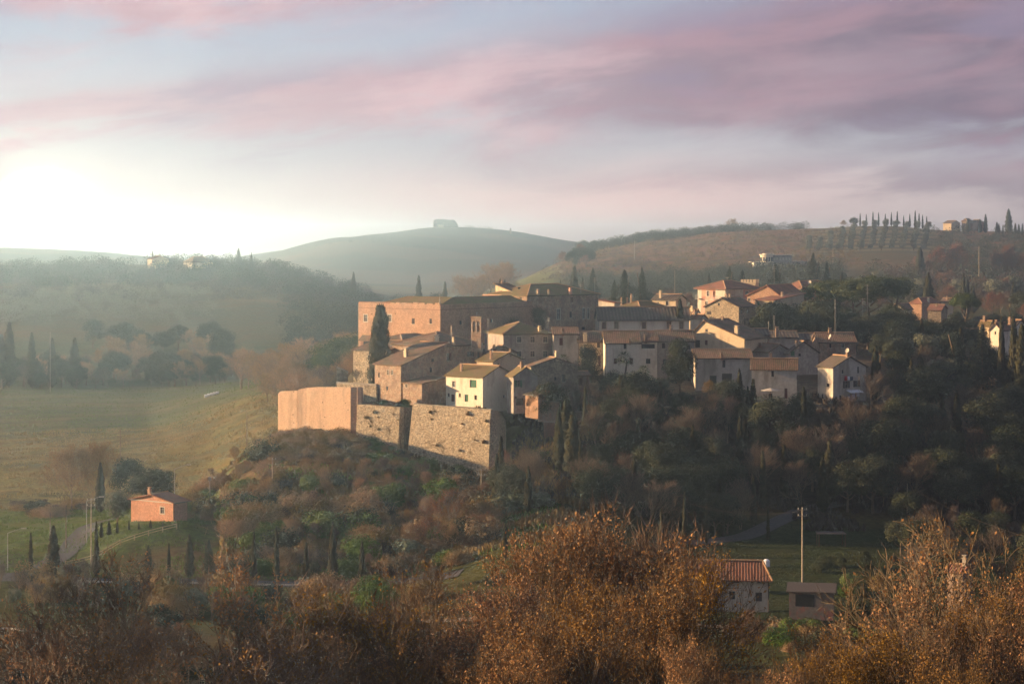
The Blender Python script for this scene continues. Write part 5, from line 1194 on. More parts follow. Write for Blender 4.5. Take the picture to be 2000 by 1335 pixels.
# laundry, awnings, tent
def cloths():
    cols = [('red', (.4, .05, .06)), ('white', (.7, .72, .75)), ('blue', (.10, .18, .42)), ('dark', (.05, .07, .10)), ('pale', (.45, .5, .62))]
    for n_, c in cols: MT['cl_' + n_] = M(n_ + '_cloth', c, tuple(x * 1.2 for x in c), 3)
    hd = HOUSES['laun']; n = 0
    def put(px, py, w, hgt, c, d, lab):
        u, z, t = on_face('laun', 'R', px, py); p = hd['c0'] + hd['ey'] * u + hd['ex'] * d; ww = w * t / F / .75; hh = hgt * t / F; m = MB(); k = 6
        for i in range(k + 1):
            s = i / k; off = .05 * math.sin(s * 9 + px)
            for zz in (0, -hh * (1 + .06 * math.sin(s * 7))): m.v.append((0 + off * (1 if zz else .3), -ww / 2 + ww * s, zz))
        for i in range(k): m.f.append((2 * i, 2 * i + 2, 2 * i + 3, 2 * i + 1))
        o = m.build('laundry', MT['cl_' + c]); o.location = (p.x, p.y, hd['zb'] + z + hh / 2); o.rotation_euler = (0, 0, hd['root'].rotation_euler[2]); tag(o, lab, 'laundry')
        md = o.modifiers.new('thickness', 'SOLIDIFY'); md.thickness = .02
    for a in [(1650, 738, 5, 9, 'red', .35, 'red and white cloth drying under the upper windows of the laundry house'), (1655.5, 738, 4, 7, 'white', .35, 'white cloth drying beside the red one on the laundry house'), (1661, 739, 6, 8, 'dark', .35, 'dark cloth, rightmost on the upper washing line'),
              (1660, 772, 6, 12, 'pale', 1.1, 'pale blue sheet hanging under the awning of the laundry house'), (1669, 769, 5, 8, 'white', 1.1, 'white sheet at the right end of the lower washing line'), (1652, 775, 4, 9, 'blue', 1.1, 'blue cloth, leftmost on the lower washing line')]: put(*a)
    u, z, t = on_face('laun', 'R', 1665, 761); r = empty('awning', (0, 0, 0), 0, 'sagging dark awning over the ground floor of the laundry house', 'awning'); p = hd['c0'] + hd['ey'] * u; r.location = (p.x, p.y, hd['zb'] + z); r.rotation_euler = (0, 0, hd['root'].rotation_euler[2])
    m = MB(); m.v = [(.05, -1.7, 0), (.05, 1.7, 0), (1.6, 1.7, -.45), (1.6, -1.7, -.45), (.05, -1.7, -.04), (.05, 1.7, -.04), (1.6, 1.7, -.49), (1.6, -1.7, -.49)]; m.f = [(0, 1, 2, 3), (7, 6, 5, 4), (0, 3, 7, 4), (1, 5, 6, 2), (3, 2, 6, 7)]; m.build('canopy', MT['cl_white'], r)
    m = MB(); [m.bar((1.55, y, -.47), (1.55, y, -2.6), .03, n=4) for y in (-1.6, 1.6)]; m.build('awning_legs', MT['metal'], r)
    # parasol by the arched door
    Y = 408; r = empty('parasol', (Xp(1505, Y), Y, Hp(1505, Y)), 0, 'wide white parasol in front of the house with the arched door', 'parasol'); z = Zp(762, Y) - Hp(1505, Y)
    m = MB(); m.v = [(0, 0, z + .5)] + [(2.0 * math.cos(i * math.pi / 4), 2.0 * math.sin(i * math.pi / 4), z) for i in range(8)]; m.f = [(0, i + 1, (i + 1) % 8 + 1) for i in range(8)]
    o = m.build('canopy', MT['white'], r); md = o.modifiers.new('thickness', 'SOLIDIFY'); md.thickness = .03
    m = MB(); m.bar((0, 0, 0), (0, 0, z + .5), .035, n=6); m.build('pole', MT['woodf'], r)
    # pale blue tent dome
    MT['tarp'] = M('pale_tarp', (.36, .50, .58), (.50, .64, .70), 1.5, rough=.5)
    Y = 417; z = Hp(1259, Y); r = empty('garden_igloo', (Xp(1259, Y), Y, z), 0, 'pale blue plastic covered dome in the garden below the short palm', 'garden dome'); m = MB(); Rr = 1.15; zt = Zp(741, Y) - z
    for j in range(7):
        a = j / 6 * math.pi / 2
        for i in range(14): t = i * math.pi / 7; q = 1 + .05 * math.sin(i * 3 + j); m.v.append((Rr * math.cos(a) * math.cos(t) * q, Rr * math.cos(a) * math.sin(t) * q, zt * math.sin(a) * q))
    for j in range(6):
        for i in range(14): m.f.append((j * 14 + i, j * 14 + (i + 1) % 14, (j + 1) * 14 + (i + 1) % 14, (j + 1) * 14 + i))
    m.build('dome_cover', MT['tarp'], r, smooth=True); m = MB(); m.box(-.35, .35, -Rr - .1, -Rr + .4, 0, zt * .55); m.build('entrance', MT['tarp'], r)
cloths()
def oddments():
    # white water tank in the garden, covered heap, canopy, barrels
    Y = 325; z = Hp(1497, Y); r = empty('water_tank', (Xp(1497, Y), Y, z), 0, 'white plastic water tank standing in the dark garden', 'water tank'); m = MB(); m.bar((0, 0, .1), (0, 0, 1.0), .55, .55, 12); m.bar((0, 0, 1.0), (0, 0, 1.25), .55, .2, 12); m.build('tank', MT['cl_white'], r)
    m = MB(); m.box(-.45, .45, -.45, .45, 0, .1); m.build('stand', MT['metal'], r)
    Y = 303; z = Hp(1479, Y); r = empty('covered_boat', (Xp(1476, Y), Y, z), .35, 'long heap under a shiny white tarpaulin behind the valley farmhouse roof', 'covered heap'); m = MB()
    L = 3.4; ztop = Zp(1093, Y) - z
    for j in range(11):
        s = j / 10; w = 1.1 * math.sin(math.pi * (.12 + .76 * s)) ** .6; hh = ztop * (.75 + .25 * math.sin(math.pi * s))
        for i in range(9): t = math.pi * i / 8; m.v.append((-L / 2 + L * s, -w * math.cos(t), hh * math.sin(t) * (1 + .05 * math.sin(5 * i + j))))
    for j in range(10):
        for i in range(8): m.f.append((j * 9 + i, j * 9 + i + 1, (j + 1) * 9 + i + 1, (j + 1) * 9 + i))
    m.f += [tuple(range(9)), tuple(reversed(range(90, 99)))]
    m.build('tarpaulin', MT['cl_white'], r, smooth=True); m = MB(); m.bar((-L / 2 - 1.4, -.3, ztop * .5), (-L / 2 + .2, 0, ztop * .6), .25, .5, 6); m.build('loose_flap', MT['cl_white'], r)
    Y = 345; z = Hp(1625, Y); r = empty('open_shelter', (Xp(1600, Y), Y, z), 0, 'low open shelter with flat metal roof at the foot of the dark wood', 'shelter'); m = MB(); m.box(-.2, 4.6, 0, 3, 2.1, 2.22); m.build('roof_sheet', MT['grey_sh'], r)
    for x, y in ((0, .1), (4.4, .1), (0, 2.9), (4.4, 2.9)): m = MB(); m.box(x - .06, x + .06, y - .06, y + .06, -.3, 2.1); m.build('post', MT['woodf'], r)
    Y = 318; z = Hp(1440, Y); r = empty('timber_pile', (Xp(1432, Y), Y, z), .2, 'pile of pale boards and scrap on the garden grass', 'timber pile')
    for i in range(7): m = MB(); a = rnd.uniform(-.5, .5); m.bar((rnd.uniform(-1, .5), rnd.uniform(-.5, .5), .1 + .12 * i), (rnd.uniform(1, 2), rnd.uniform(-.5, .8), .25 + .14 * i), .07, n=4); m.build('board', MT['frame'], r)
    # wrapped bales / long low white frames in the green field
    for i in range(5):
        px = 402 + i * 5.6; Y = 690; m = MB(); m.bar((-.45, 0, .5), (.45, 0, .5), .55, n=12); m.bar((.45, 0, .5), (.5, 0, .5), .5, n=12)
        o = m.build('hay_bale', MT['cl_white']); o.location = (Xp(px, Y), Y, Hp(px, Y)); o.rotation_euler = (0, 0, .3); tag(o, 'white wrapped hay bale lying in the dim green field', 'hay bale', 'white bales in a row in the field')
oddments()

# ------------------------------------------------------------------ prominent trees and plants
T('cypress_column', 741, 598, 427, 'big lone cypress in front of the lit castle front', wide=.92)
T('cypress', 1107, 780, 386, 'tallest cypress of the cluster right of the bastion, left of the pair of twins', wide=1.6, var=2)
T('cypress_wide', 1119, 806, 378, 'thick leaning cypress in the middle of the cluster right of the bastion', wide=1.1, var=1)
T('cypress_wide', 1092, 800, 381, 'shorter brownish cypress at the left of the cluster right of the bastion', wide=.8)
T('cypress', 1143, 756, 398, 'slim sunlit cypress spire in front of the shaded gardens', wide=.9)
T('cypress', 1133, 855, 376, 'very thin cypress low on the slope beside the cypress cluster', wide=.7)
T('cypress', 1218, 780, 402, 'sunlit-tipped cypress under the pale garden wall', wide=1.2)
T('cypress', 1320, 782, 402, 'thin cypress with glowing tip above the dark wood', wide=.8)
T('cypress_wide', 1443, 722, 404, 'broad dark cypress in front of the arched plaster house', wide=.75, var=0)
T('cypress', 1471, 742, 402, 'dark cypress left of the white parasol', wide=1.3)
T('cypress', 1328, 590 - 5, 478, 'pointed cypress at the right end of the long white house', wide=1.2)
T('cypress', 1337, 962, 345, 'thin sunlit cypress standing alone on the dark slope', wide=.75)
T('cypress', 1380, 985, 345, 'dim thin cypress on the dark slope by the lower road', wide=.7)
T('cypress', 1292, 995, 335, 'thin cypress just behind the orange foreground oaks', wide=.8)
T('cypress', 987, 1020, 320, 'thin dark cypress at the left shoulder of the orange oaks', wide=.8)
for i, (px, yt) in enumerate([(1413, 1000), (1500, 985)]): T('cypress', px, yt, 352, 'dark thin cypress beside the lower road in the dark valley', wide=.8)
T('magnolia', 1146, 668, 424, 'dense round magnolia between the cottage and the ochre house')
T('magnolia', 1328, 657, 421, 'tall oval evergreen with yellow sunlit top in front of the row', wide=.95, var=0)
T('palm_tree', 1219, 684, 422, 'tall fan palm in front of the pale house with three windows', wide=1.1)
T('palm_tree', 1257, 712, 419, 'shorter fan palm above the pale blue dome', wide=1.1)
T('palm_tree', 1101, 690, 425, 'small palm top behind the rubble cottage roof', wide=1.0)
T('bare_tree', 1066, 588, 470, 'reddish bare tree against the shaded palace wall', var=2, wide=1.5)
T('bare_tree', 1000, 610, 468, 'greyish bare tree at the foot of the palace, left of the reddish one', var=1, wide=1.2)
T('bare_tree', 700, 715, 425, 'bare garden tree in front of the old stone house', var=0, wide=1.2)
for px, yt, w in ((1196, 720, 1), (1210, 755, 1.2), (1290, 735, 1), (1240, 770, 1.3), (1300, 760, 1.3), (1180, 765, 1.2), (1275, 775, 1.3)):
    T('holm_oak', px, yt, 414, 'dark rounded garden evergreen below the tall palm', 'garden evergreens of the shaded terrace', wide=w * 1.1)
T('bare_tree_wide', 1385, 738, 416, 'bare fruit tree before the arches of the plaster house', wide=.9)
T('stone_pine', 1612, 546, 545, 'leftmost umbrella pine of the big pine group', wide=1.25)
T('stone_pine', 1650, 540, 560, 'second umbrella pine from the left in the big pine group', wide=1.2)
T('stone_pine', 1700, 536, 575, 'third umbrella pine from the left in the big pine group', wide=1.25)
T('stone_pine', 1742, 535, 580, 'rightmost umbrella pine of the big pine group', wide=1.3)
T('stone_pine', 1672, 545, 540, 'low umbrella pine in the middle front of the big pine group', wide=1.2)
T('stone_pine', 1885, 570, 600, 'small umbrella pine right of the low brick country house', wide=1.0)
T('round_pine', 327, 1122, 300, 'round green bushy pine beside the lower left guard rail', wide=.95)
T('fir_tree', 290, 1063, 325, 'small dark fir left of the round green pine', var=0)
T('fir_tree', 408, 1052, 330, 'shaggy dark fir on the slope right of the round green pine', var=0)
for i, (px, yt, w) in enumerate([(104, 1028, 1.3), (60, 1042, .9), (370, 1045, 1.35), (330, 1062, .9), (188, 1040, 1.0), (496, 1040, .9), (540, 1032, .9), (598, 1060, 1.1), (650, 1022, .9), (707, 1058, 1.0)]):
    T('cypress', px, yt, 324 + (i % 3), 'roadside cypress of the lower left slope, %s from the left' % ['third', 'first', 'sixth', 'fifth', 'fourth', 'seventh', 'eighth', 'ninth', 'tenth', 'eleventh'][i].replace('third', 'second').replace('fourth', 'third').replace('fifth', 'fourth').replace('sixth', 'fifth').replace('seventh', 'sixth').replace('eighth', 'seventh').replace('ninth', 'eighth').replace('tenth', 'ninth').replace('eleventh', 'tenth'), 'roadside cypresses of the lower left slope', wide=w)
for i, px in enumerate([188, 198, 213, 229, 252, 271, 294, 318]):
    T('cypress', px, 1018 - i * .5 + (3 if i % 2 else 0), 353, 'young cypress in the row by the salmon house, %s from the left' % ['first', 'second', 'third', 'fourth', 'fifth', 'sixth', 'seventh', 'eighth'][i], 'row of young cypresses before the salmon house', wide=1.5)
T('olive_tree', 229, 955, 356, 'weeping yellowish tree left of the salmon brick house', wide=.8)
T('bare_tree_wide', 140, 856, 428, 'largest bare russet-brown tree in the golden field', wide=1.15, var=0)
T('bare_tree_wide', 205, 850, 433, 'second large bare tree of the golden field, right of the largest', wide=.9, var=1)
T('cypress_wide', 196, 905, 420, 'dark ivy-clad tree between the two large bare trees', wide=.8)
T('holm_oak', 252, 890, 428, 'dark evergreen right of the large bare trees, behind the salmon house')
T('holm_oak', 300, 908, 424, 'broad dark evergreen bush behind the chimney of the salmon house', wide=1.4)
T('bare_tree_wide', 458, 868, 398, 'gnarled golden bare tree on the left shoulder of the hill', var=0, wide=.9)
T('bare_tree_gold', 500, 850, 400, 'golden bare tree between the gnarled one and the curtain wall', var=1)
T('russet_tree', 985, 872, 382, 'orange-red autumn tree at the foot of the bastion corner', wide=1.1, var=0)
T('russet_tree', 962, 905, 378, 'rust-coloured autumn tree beside the pole below the bastion', wide=1.0, var=1)
T('russet_tree', 880, 945, 348, 'tall rust-coloured oak in the middle of the slope', wide=1.3, var=2)
T('russet_tree', 845, 1000, 340, 'low rust-coloured oak left of the tall rust one', wide=1.2, var=0)
T('bare_tree_gold', 1040, 845, 400, 'small fan-shaped golden tree right of the bastion corner', var=0)
T('green_bush', 1040, 875, 385, 'bright green ivy mass under the small golden tree', wide=1.7)
T('green_bush', 1065, 880, 388, 'bright green ivy mass left of the cypress cluster', wide=1.4)
T('oak_tree_gold', 1098, 925, 360, 'small yellow-leaved oak below the cypress cluster', wide=.8)
T('russet_tree', 1225, 870, 378, 'large mauve-brown bare oak on the dark slope', var=1, wide=1.4)
T('russet_tree', 1290, 930, 368, 'mauve-brown bare oak on the dark slope, right of the large one', var=0, wide=1.2)
T('russet_tree', 1185, 895, 380, 'mauve-brown bare oak on the dark slope, nearest the cypress cluster', var=2, wide=1.1)
for px, yt in ((985, 965), (1015, 955), (1035, 970), (1060, 958), (1005, 985), (1050, 985), (800, 1050), (825, 1060), (560, 1100)): T('pale_bush', px, yt, 356 if px > 900 else 338, 'pale shiny-leaved bush below the rust-coloured trees', 'pale shiny-leaved bushes on the slope', wide=1.5)
# skyline trees of the right-hand hill
for i, (px, yt) in enumerate([(1680, 417), (1692, 419), (1705, 414), (1716, 415), (1729, 418), (1741, 415), (1752.5, 413), (1765, 421), (1777, 418), (1787.5, 412), (1795, 417), (1802, 420), (1810, 423)]):
    T('cypress', px, yt, 1590, 'slim cypress on the right skyline, %s from the left of thirteen' % ['first', 'second', 'third', 'fourth', 'fifth', 'sixth', 'seventh', 'eighth', 'ninth', 'tenth', 'eleventh', 'twelfth', 'last'][i], 'thirteen slim cypresses on the skyline', wide=.95, var=1)
T('holm_oak', 1668, 423, 1585, 'round-headed tree left of the skyline cypress row', wide=1.2, var=0)
T('bare_tree_wide', 1648, 428, 1585, 'small bare tree left of the round-headed skyline tree', wide=1.2)
T('bare_tree_wide', 1427, 424, 1600, 'lone spreading bare tree on the dark hedge skyline', wide=1.2)
T('cypress_wide', 1970, 409, 1540, 'large dark cypress clump on the right end of the ridge', wide=1.2, var=1)
for px, yt in ((1925, 419), (1914, 428), (1912, 436), (1947, 434), (1951, 437), (1959, 439), (1983, 436), (1990, 438), (1997, 437), (2010, 436), (1890, 428)): T('cypress', px, yt, 1530, 'dark cypress beside the hilltop farm', 'cypresses around the hilltop farm', wide=1.5)
for px in (1140, 1161, 1172): T('holm_oak', px, 468 + (px % 3), 1750 * 1.0, 'tiny round tree on the saddle between the two hills, %s of three' % {1140: 'left', 1161: 'middle', 1172: 'right'}[px], 'three round trees on the saddle')
# olive grove in rows on the terraces
ORD = 'first second third fourth fifth sixth seventh eighth ninth tenth eleventh twelfth'.split()
for c in range(12):
    for r in range(9):
        Y = 1325 + r * 31; px = 1578 + c * 20.5 + r * 1.2
        if px < 1600 + (r - 3) * 14 and r > 3: continue
        plant('olive_tree', px + rnd.uniform(-1.5, 1.5), Y, rnd.uniform(5.0, 6.6), 'olive tree of the terraced grove, %s column from the left, %s row up' % (ORD[c], ORD[r]), 'olive trees of the terraced grove')
for px, yt, k in ((1835, 476, 1.9), (1868, 468, 2.0), (1850, 488, 2.2), (1880, 476, 1.8), (1970, 470, 1.9), (1990, 480, 2.0), (1955, 482, 1.5), (1790, 495, 1.3), (1815, 505, 1.6)):
    T('russet_tree', px, yt, 1080, 'red-leaved autumn tree on the right-hand hillside', 'red autumn trees on the right-hand hillside', wide=k * .55)
T('cypress_wide', 1797, 485, 1050, 'tall dark conifer in front of the red autumn trees', wide=1.3)
for px, yt, Y, k, w in ((1588, 492, 760, 'cedar_tree', .8), (1615, 511, 760, 'fir_tree', 1.0), (1645, 528, 720, 'fir_tree', .7), (1515, 512, 700, 'cedar_tree', .8), (1425, 518, 720, 'cedar_tree', .8), (1450, 525, 720, 'cedar_tree', .7), (1220, 525, 600, 'cedar_tree', .9), (1254, 520, 650, 'fir_tree', 1.0),
                      (1200, 545, 610, 'cedar_tree', .7), (1122, 522, 800, 'cypress', 1.3), (1158, 522, 780, 'fir_tree', .9), (1138, 540, 780, 'fir_tree', .8), (1095, 545, 800, 'fir_tree', .6), (1385, 532, 740, 'fir_tree', .7), (986, 545, 700, 'cedar_tree', .5), (977, 543, 700, 'fir_tree', .7),
                      (869, 552, 900, 'cypress', .8), (818, 540, 1000, 'cypress', .9), (1813, 535, 700, 'cypress_wide', 1.1), (1882, 535, 760, 'cypress', .9), (1890, 545, 760, 'cypress', .9), (466, 484, 1330, 'fir_tree', 1.0), (491, 492, 1330, 'fir_tree', .8), (298, 491, 1370, 'cypress', 1.1), (312, 496, 1370, 'cypress', .9), (690, 532, 1250, 'cypress_wide', .9)):
    T(k, px, yt, Y, 'dark %s rising above the valley trees behind the village' % {'cedar_tree': 'broad cedar', 'fir_tree': 'pointed fir', 'cypress': 'slim cypress', 'cypress_wide': 'thick cypress'}[k] if px > 800 else 'hazy %s on the wooded left ridge' % {'fir_tree': 'tiered fir', 'cypress': 'pointed cypress', 'cypress_wide': 'double cypress'}[k], wide=w)
for px, yt, Y, w in ((1919, 630, 455, 1.5), (1956, 622, 452, 1.0), (1980, 620, 450, 1.0), (1996, 636, 448, 1.2), (1868, 640, 455, 1.6)):
    T('fir_tree' if w >= 1.5 else 'cypress', px, yt, Y, 'tall dark tree among the glowing cream houses at the right edge', wide=w * .9)
for px, yt, Y in ((18, 632, 830), (62, 652, 825), (72, 700, 820), (102, 662, 825), (146, 662, 825), (3, 655, 820)):
    T('cypress', px, yt, Y, 'hazy tall cypress at the far left of the valley tree line', wide=1.3)
# ------------------------------------------------------------------ scattered vegetation
def scatter(n, pxr, yr, kinds, hr, label, group, cond=None, wide=(1, 1.3), seed=1, sep=0):
    g = random.Random(seed); done = []; tries = 0
    while len(done) < n and tries < n * 40:
        tries += 1; px = g.uniform(*pxr); Y = g.uniform(*yr)
        if cond and not cond(px, Y): continue
        x = Xp(px, Y)
        if sep and any((x - a) ** 2 + (Y - b) ** 2 < sep * sep for a, b in done): continue
        done.append((x, Y)); k = g.choice(kinds); kn = {'bare_tree_gold': 'bare_tree', 'cypress_wide': 'cypress', 'bare_tree_wide': 'bare_tree'}.get(k, k)
        sap = k in ('bare_tree', 'bare_tree_gold') and hr[1] <= 6.6
        plant(k, px, Y, g.uniform(*hr), label % {'bare_tree': 'bare brown tree', 'russet_tree': 'russet autumn tree', 'holm_oak': 'dark evergreen oak', 'dry_bush': 'dry brown bush', 'green_bush': 'green leafy bush', 'olive_tree': 'grey-green olive tree',
              'cypress': 'dark cypress', 'fir_tree': 'dark fir', 'hedge_bush': 'dark evergreen bush', 'stone_pine': 'flat-topped pine', 'round_pine': 'rounded green pine', 'cedar_tree': 'dark cedar', 'pale_bush': 'pale bush'}[kn].replace('bare brown tree', 'bare brown sapling' if sap else 'bare brown tree') if '%s' in label else label, group, wide=g.uniform(*wide), name='bare_sapling' if sap else None)
hillc = lambda px, Y: px > np.interp(Y, [335, 396], [420, 520]) - 30
scatter(85, (535, 705), (386, 415), ['dry_bush'], (1.3, 2.5), '%s under the orange curtain wall', 'bushes under the curtain wall', seed=2, wide=(1.1, 1.6), sep=1.3, cond=lambda p, y: y < np.interp(p, [543, 700], [415.5, 404.5]))
scatter(26, (700, 930), (384, 394), ['dry_bush', 'green_bush', 'green_bush', 'bare_tree'], (1.2, 2.6), '%s at the bastion foot', 'growth at the foot of the bastion', seed=3, wide=(1.1, 1.6), sep=1.5)
scatter(70, (430, 720), (345, 392), ['bare_tree_gold', 'bare_tree', 'bare_tree_gold', 'dry_bush', 'green_bush'], (2.5, 5.5), '%s on the slope', 'growth on the slope below the curtain wall', cond=lambda p, y: hillc(p, y) and not (p > 520 and y > 378), seed=4, sep=2)
scatter(75, (700, 960), (335, 380), ['bare_tree_gold', 'bare_tree', 'bare_tree_gold', 'dry_bush', 'russet_tree', 'green_bush'], (2.5, 5.8), '%s on the slope', 'growth on the slope below the bastion', seed=5, sep=2)
scatter(30, (420, 900), (326, 345), ['bare_tree', 'dry_bush', 'green_bush'], (2.0, 5), '%s between the lower road and the slope', 'growth above the lower road', seed=6, sep=2)
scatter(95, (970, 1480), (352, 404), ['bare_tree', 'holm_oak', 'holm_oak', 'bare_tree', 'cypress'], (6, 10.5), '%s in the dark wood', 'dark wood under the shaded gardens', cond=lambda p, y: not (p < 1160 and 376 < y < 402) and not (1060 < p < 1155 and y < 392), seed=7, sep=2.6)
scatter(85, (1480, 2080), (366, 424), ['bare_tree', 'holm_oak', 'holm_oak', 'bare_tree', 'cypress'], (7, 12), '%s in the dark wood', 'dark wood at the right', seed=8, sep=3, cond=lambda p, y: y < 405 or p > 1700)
scatter(26, (1740, 2080), (455, 505), ['holm_oak', 'holm_oak', 'cypress'], (7, 10), '%s at the eastern village edge', 'trees on the eastern village edge', seed=31, sep=4, cond=lambda p, y: not (1900 < p < 2010 and y < 480))
scatter(44, (720, 960), (381, 393), ['green_bush'], (.8, 1.7), 'green leafy ivy mound below the rubble bastion', 'ivy mounds below the bastion', seed=33, sep=1.2, wide=(1.3, 2.0))
scatter(34, (690, 800), (390, 401.5), ['green_bush', 'dry_bush', 'green_bush'], (.7, 1.7), '%s at the bastion foot', 'growth at the foot of the bastion', seed=32, sep=.9, wide=(1.2, 1.8))
scatter(26, (1700, 2080), (424, 470), ['holm_oak', 'holm_oak', 'olive_tree', 'bare_tree'], (6, 10), '%s right of the laundry house', 'trees right of the laundry house', seed=9, sep=4)
scatter(28, (1480, 1800), (478, 530), ['holm_oak'], (7, 11), '%s behind the lower shaded row', 'evergreens behind the lower shaded row', seed=10, sep=3.5, cond=lambda p, y: not (1680 < p < 1730 and y < 485))
scatter(48, (1770, 2060), (490, 640), ['holm_oak', 'olive_tree', 'bare_tree'], (4, 7.5), '%s among the eastern country houses', 'trees among the eastern country houses', seed=11, sep=4, cond=lambda p, y: not (1775 < p < 1870 and y < 640))
scatter(60, (960, 1560), (620, 860), ['holm_oak', 'bare_tree', 'fir_tree', 'russet_tree'], (6, 11), '%s behind the village', 'trees in the valley behind the village', seed=12, sep=5)
scatter(85, (1560, 2080), (680, 1000), ['holm_oak', 'bare_tree', 'russet_tree', 'olive_tree', 'cypress'], (6, 12), '%s beyond the village', 'trees at the foot of the olive terraces', seed=13, sep=6)
scatter(34, (700, 980), (540, 760), ['holm_oak', 'bare_tree', 'round_pine'], (7, 12), '%s behind the castle', 'trees behind the castle', seed=14, sep=5, cond=lambda p, y: y > 560)
scatter(62, (420, 715), (520, 690), ['bare_tree_gold', 'bare_tree_wide', 'bare_tree', 'bare_tree_gold'], (9, 15), '%s in the golden-brown grove', 'golden-brown grove left of the castle', seed=15, sep=4.5, cond=lambda p, y: p > np.interp(y, [520, 690], [560, 420]))
scatter(6, (640, 700), (560, 640), ['round_pine', 'stone_pine'], (13, 16), '%s at the back of the golden-brown grove', 'pines behind the golden-brown grove', seed=16, sep=6)
scatter(70, (-60, 460), (815, 880), ['holm_oak', 'bare_tree', 'holm_oak', 'bare_tree_gold'], (7, 13), 'hazy %s in the valley tree line', 'tree line beyond the green field', seed=17, sep=6)
scatter(26, (180, 460), (860, 960), ['holm_oak', 'bare_tree_gold'], (11, 15), 'hazy tall %s in the valley', 'tall trees behind the valley tree line', seed=18, sep=8)
scatter(22, (-40, 240), (405, 436), ['dry_bush', 'hedge_bush', 'bare_tree'], (1.5, 3.2), '%s in the meadow hedge', 'hedge between meadow and golden field', seed=19, wide=(1.4, 2), cond=lambda p, y: y > np.interp(p, [0, 240], [425, 408]))
scatter(20, (300, 430), (362, 400), ['dry_bush', 'green_bush', 'bare_tree'], (1.5, 4), '%s between the salmon house and the hill', 'bushes between the salmon house and the hill', seed=20, sep=1.8)
scatter(26, (-40, 420), (285, 316), ['bare_tree', 'dry_bush', 'bare_tree', 'olive_tree'], (3, 6), '%s below the lower left road', 'growth below the lower left road', seed=21, sep=3)
scatter(26, (430, 1000), (275, 312), ['bare_tree', 'dry_bush', 'green_bush'], (2.5, 5), '%s behind the foreground oaks', 'growth in the hollow behind the oaks', seed=22, sep=3)
scatter(13, (1590, 1760), (282, 330), ['holm_oak', 'dry_bush', 'green_bush'], (1.6, 3.2), '%s on the grass of the dark garden', 'bushes in the dark garden', seed=23, sep=4)
scatter(40, (1760, 2060), (300, 360), ['bare_tree', 'holm_oak'], (4, 8), '%s beside the dark garden', 'trees right of the dark garden', seed=24, sep=4)
scatter(14, (860, 1010), (800, 1000), ['bare_tree', 'bare_tree_gold'], (7, 12), 'pale bare poplar-like tree in the hollow behind the castle', 'pale bare trees in the hollow', seed=25, sep=6)
scatter(10, (910, 1005), (1000, 1120), ['bare_tree_gold'], (14, 20), 'pinkish bare tree group at the foot of the central hill', 'pinkish bare trees at the foot of the central hill', seed=26, sep=6, wide=(1.1, 1.4))
scatter(8, (1080, 1160), (1240, 1340), ['russet_tree', 'holm_oak'], (9, 13), '%s at the left foot of the heath hill', 'trees at the foot of the heath hill', seed=27, sep=5)
scatter(48, (-60, 2060), (165, 250), ['oak_tree', 'oak_tree_sparse', 'holm_oak'], (5, 8), 'small brown oak in the hollow below the foreground', 'small oaks in the foreground hollow', seed=28, sep=3)
scatter(24, (1480, 1740), (252, 270), ['dry_bush', 'green_bush'], (1.5, 2.8), '%s in front of the grey shed', 'bushes in front of the shed', seed=29, sep=1.5)
# far-off woods and hedges that read as one mass
def mass(name, label, spots, mat, seed, n_per=420, size=.62, flat=.8):
    rng = np.random.default_rng(seed); C = []; S = []
    for x, y, h in spots:
        z = float(H(x, y)); u = unit(rng, n_per); u[:, 2] = np.abs(u[:, 2]) * 1.1 - .15
        C.append(np.array([x, y, z - h * .05]) + u * [h * .62, h * .62, h * flat] * (rng.random((n_per, 1)) ** .3)); S.append(np.full(n_per, size * h / 9))
    C = np.concatenate(C); S = np.concatenate(S) * rng.uniform(.6, 1.3, len(C))
    V, Fq = cards(C, S, rng, np.array([0, 0, .5]), .8, .7); o = bpy.data.objects.new(name, npmesh(name, V, Fq, MT[mat])); col.objects.link(o); tag(o, label, 'wood', kind='stuff'); return o
def spots(n, pxr, yr, hr, seed, cond=None):
    g = random.Random(seed); out = []
    while len(out) < n:
        px, Y = g.uniform(*pxr), g.uniform(*yr)
        if cond and not cond(px, Y): continue
        out.append((Xp(px, Y), Y, g.uniform(*hr)))
    return out
mass('far_wood', 'hazy wood covering the left ridge', spots(330, (-80, 700), (1230, 1420), (7, 13), 1), 'ever', 1)
mass('far_wood', 'hazy bare wood mixed over the left ridge', spots(190, (-80, 720), (1150, 1400), (6, 11), 2), 'twig', 2)
mass('olive_wood', 'hazy pale olive grove on the left slope', spots(190, (-60, 420), (1040, 1200), (5, 8), 3), 'olive', 3)
mass('far_wood', 'dark wood in the low valley behind the castle', spots(230, (560, 960), (950, 1220), (7, 12), 4, lambda p, y: p < 860 or y < 1080), 'ever', 4)
mass('hedge_wood', 'thin dark hedge along the crest of the central hill', spots(26, (892, 960), (2940, 2990), (3, 6), 15), 'ever', 15, 200)
mass('hedge_wood', 'ragged field hedge crossing the central hill below its crest', spots(60, (560, 1120), (2440, 2470), (3, 6), 16), 'ever', 16, 160)
mass('hedge_wood', 'dark evergreen scrub along the heath hill skyline', spots(230, (1110, 1580), (1540, 1615), (6, 10), 5, lambda p, y: y > np.interp(p, [1110, 1300, 1450, 1580], [1500, 1520, 1575, 1600])), 'ever', 5)
mass('heath_scrub', 'low russet heath scrub on the right-hand hill', spots(900, (1090, 1680), (1180, 1560), (1.6, 4.0), 6), 'broom', 6, 70, 1.3)
mass('heath_scrub', 'dull purple heath scrub on the right-hand hill', spots(600, (1060, 1660), (1150, 1560), (1.6, 4.0), 7), 'twigr', 7, 70, 1.3)
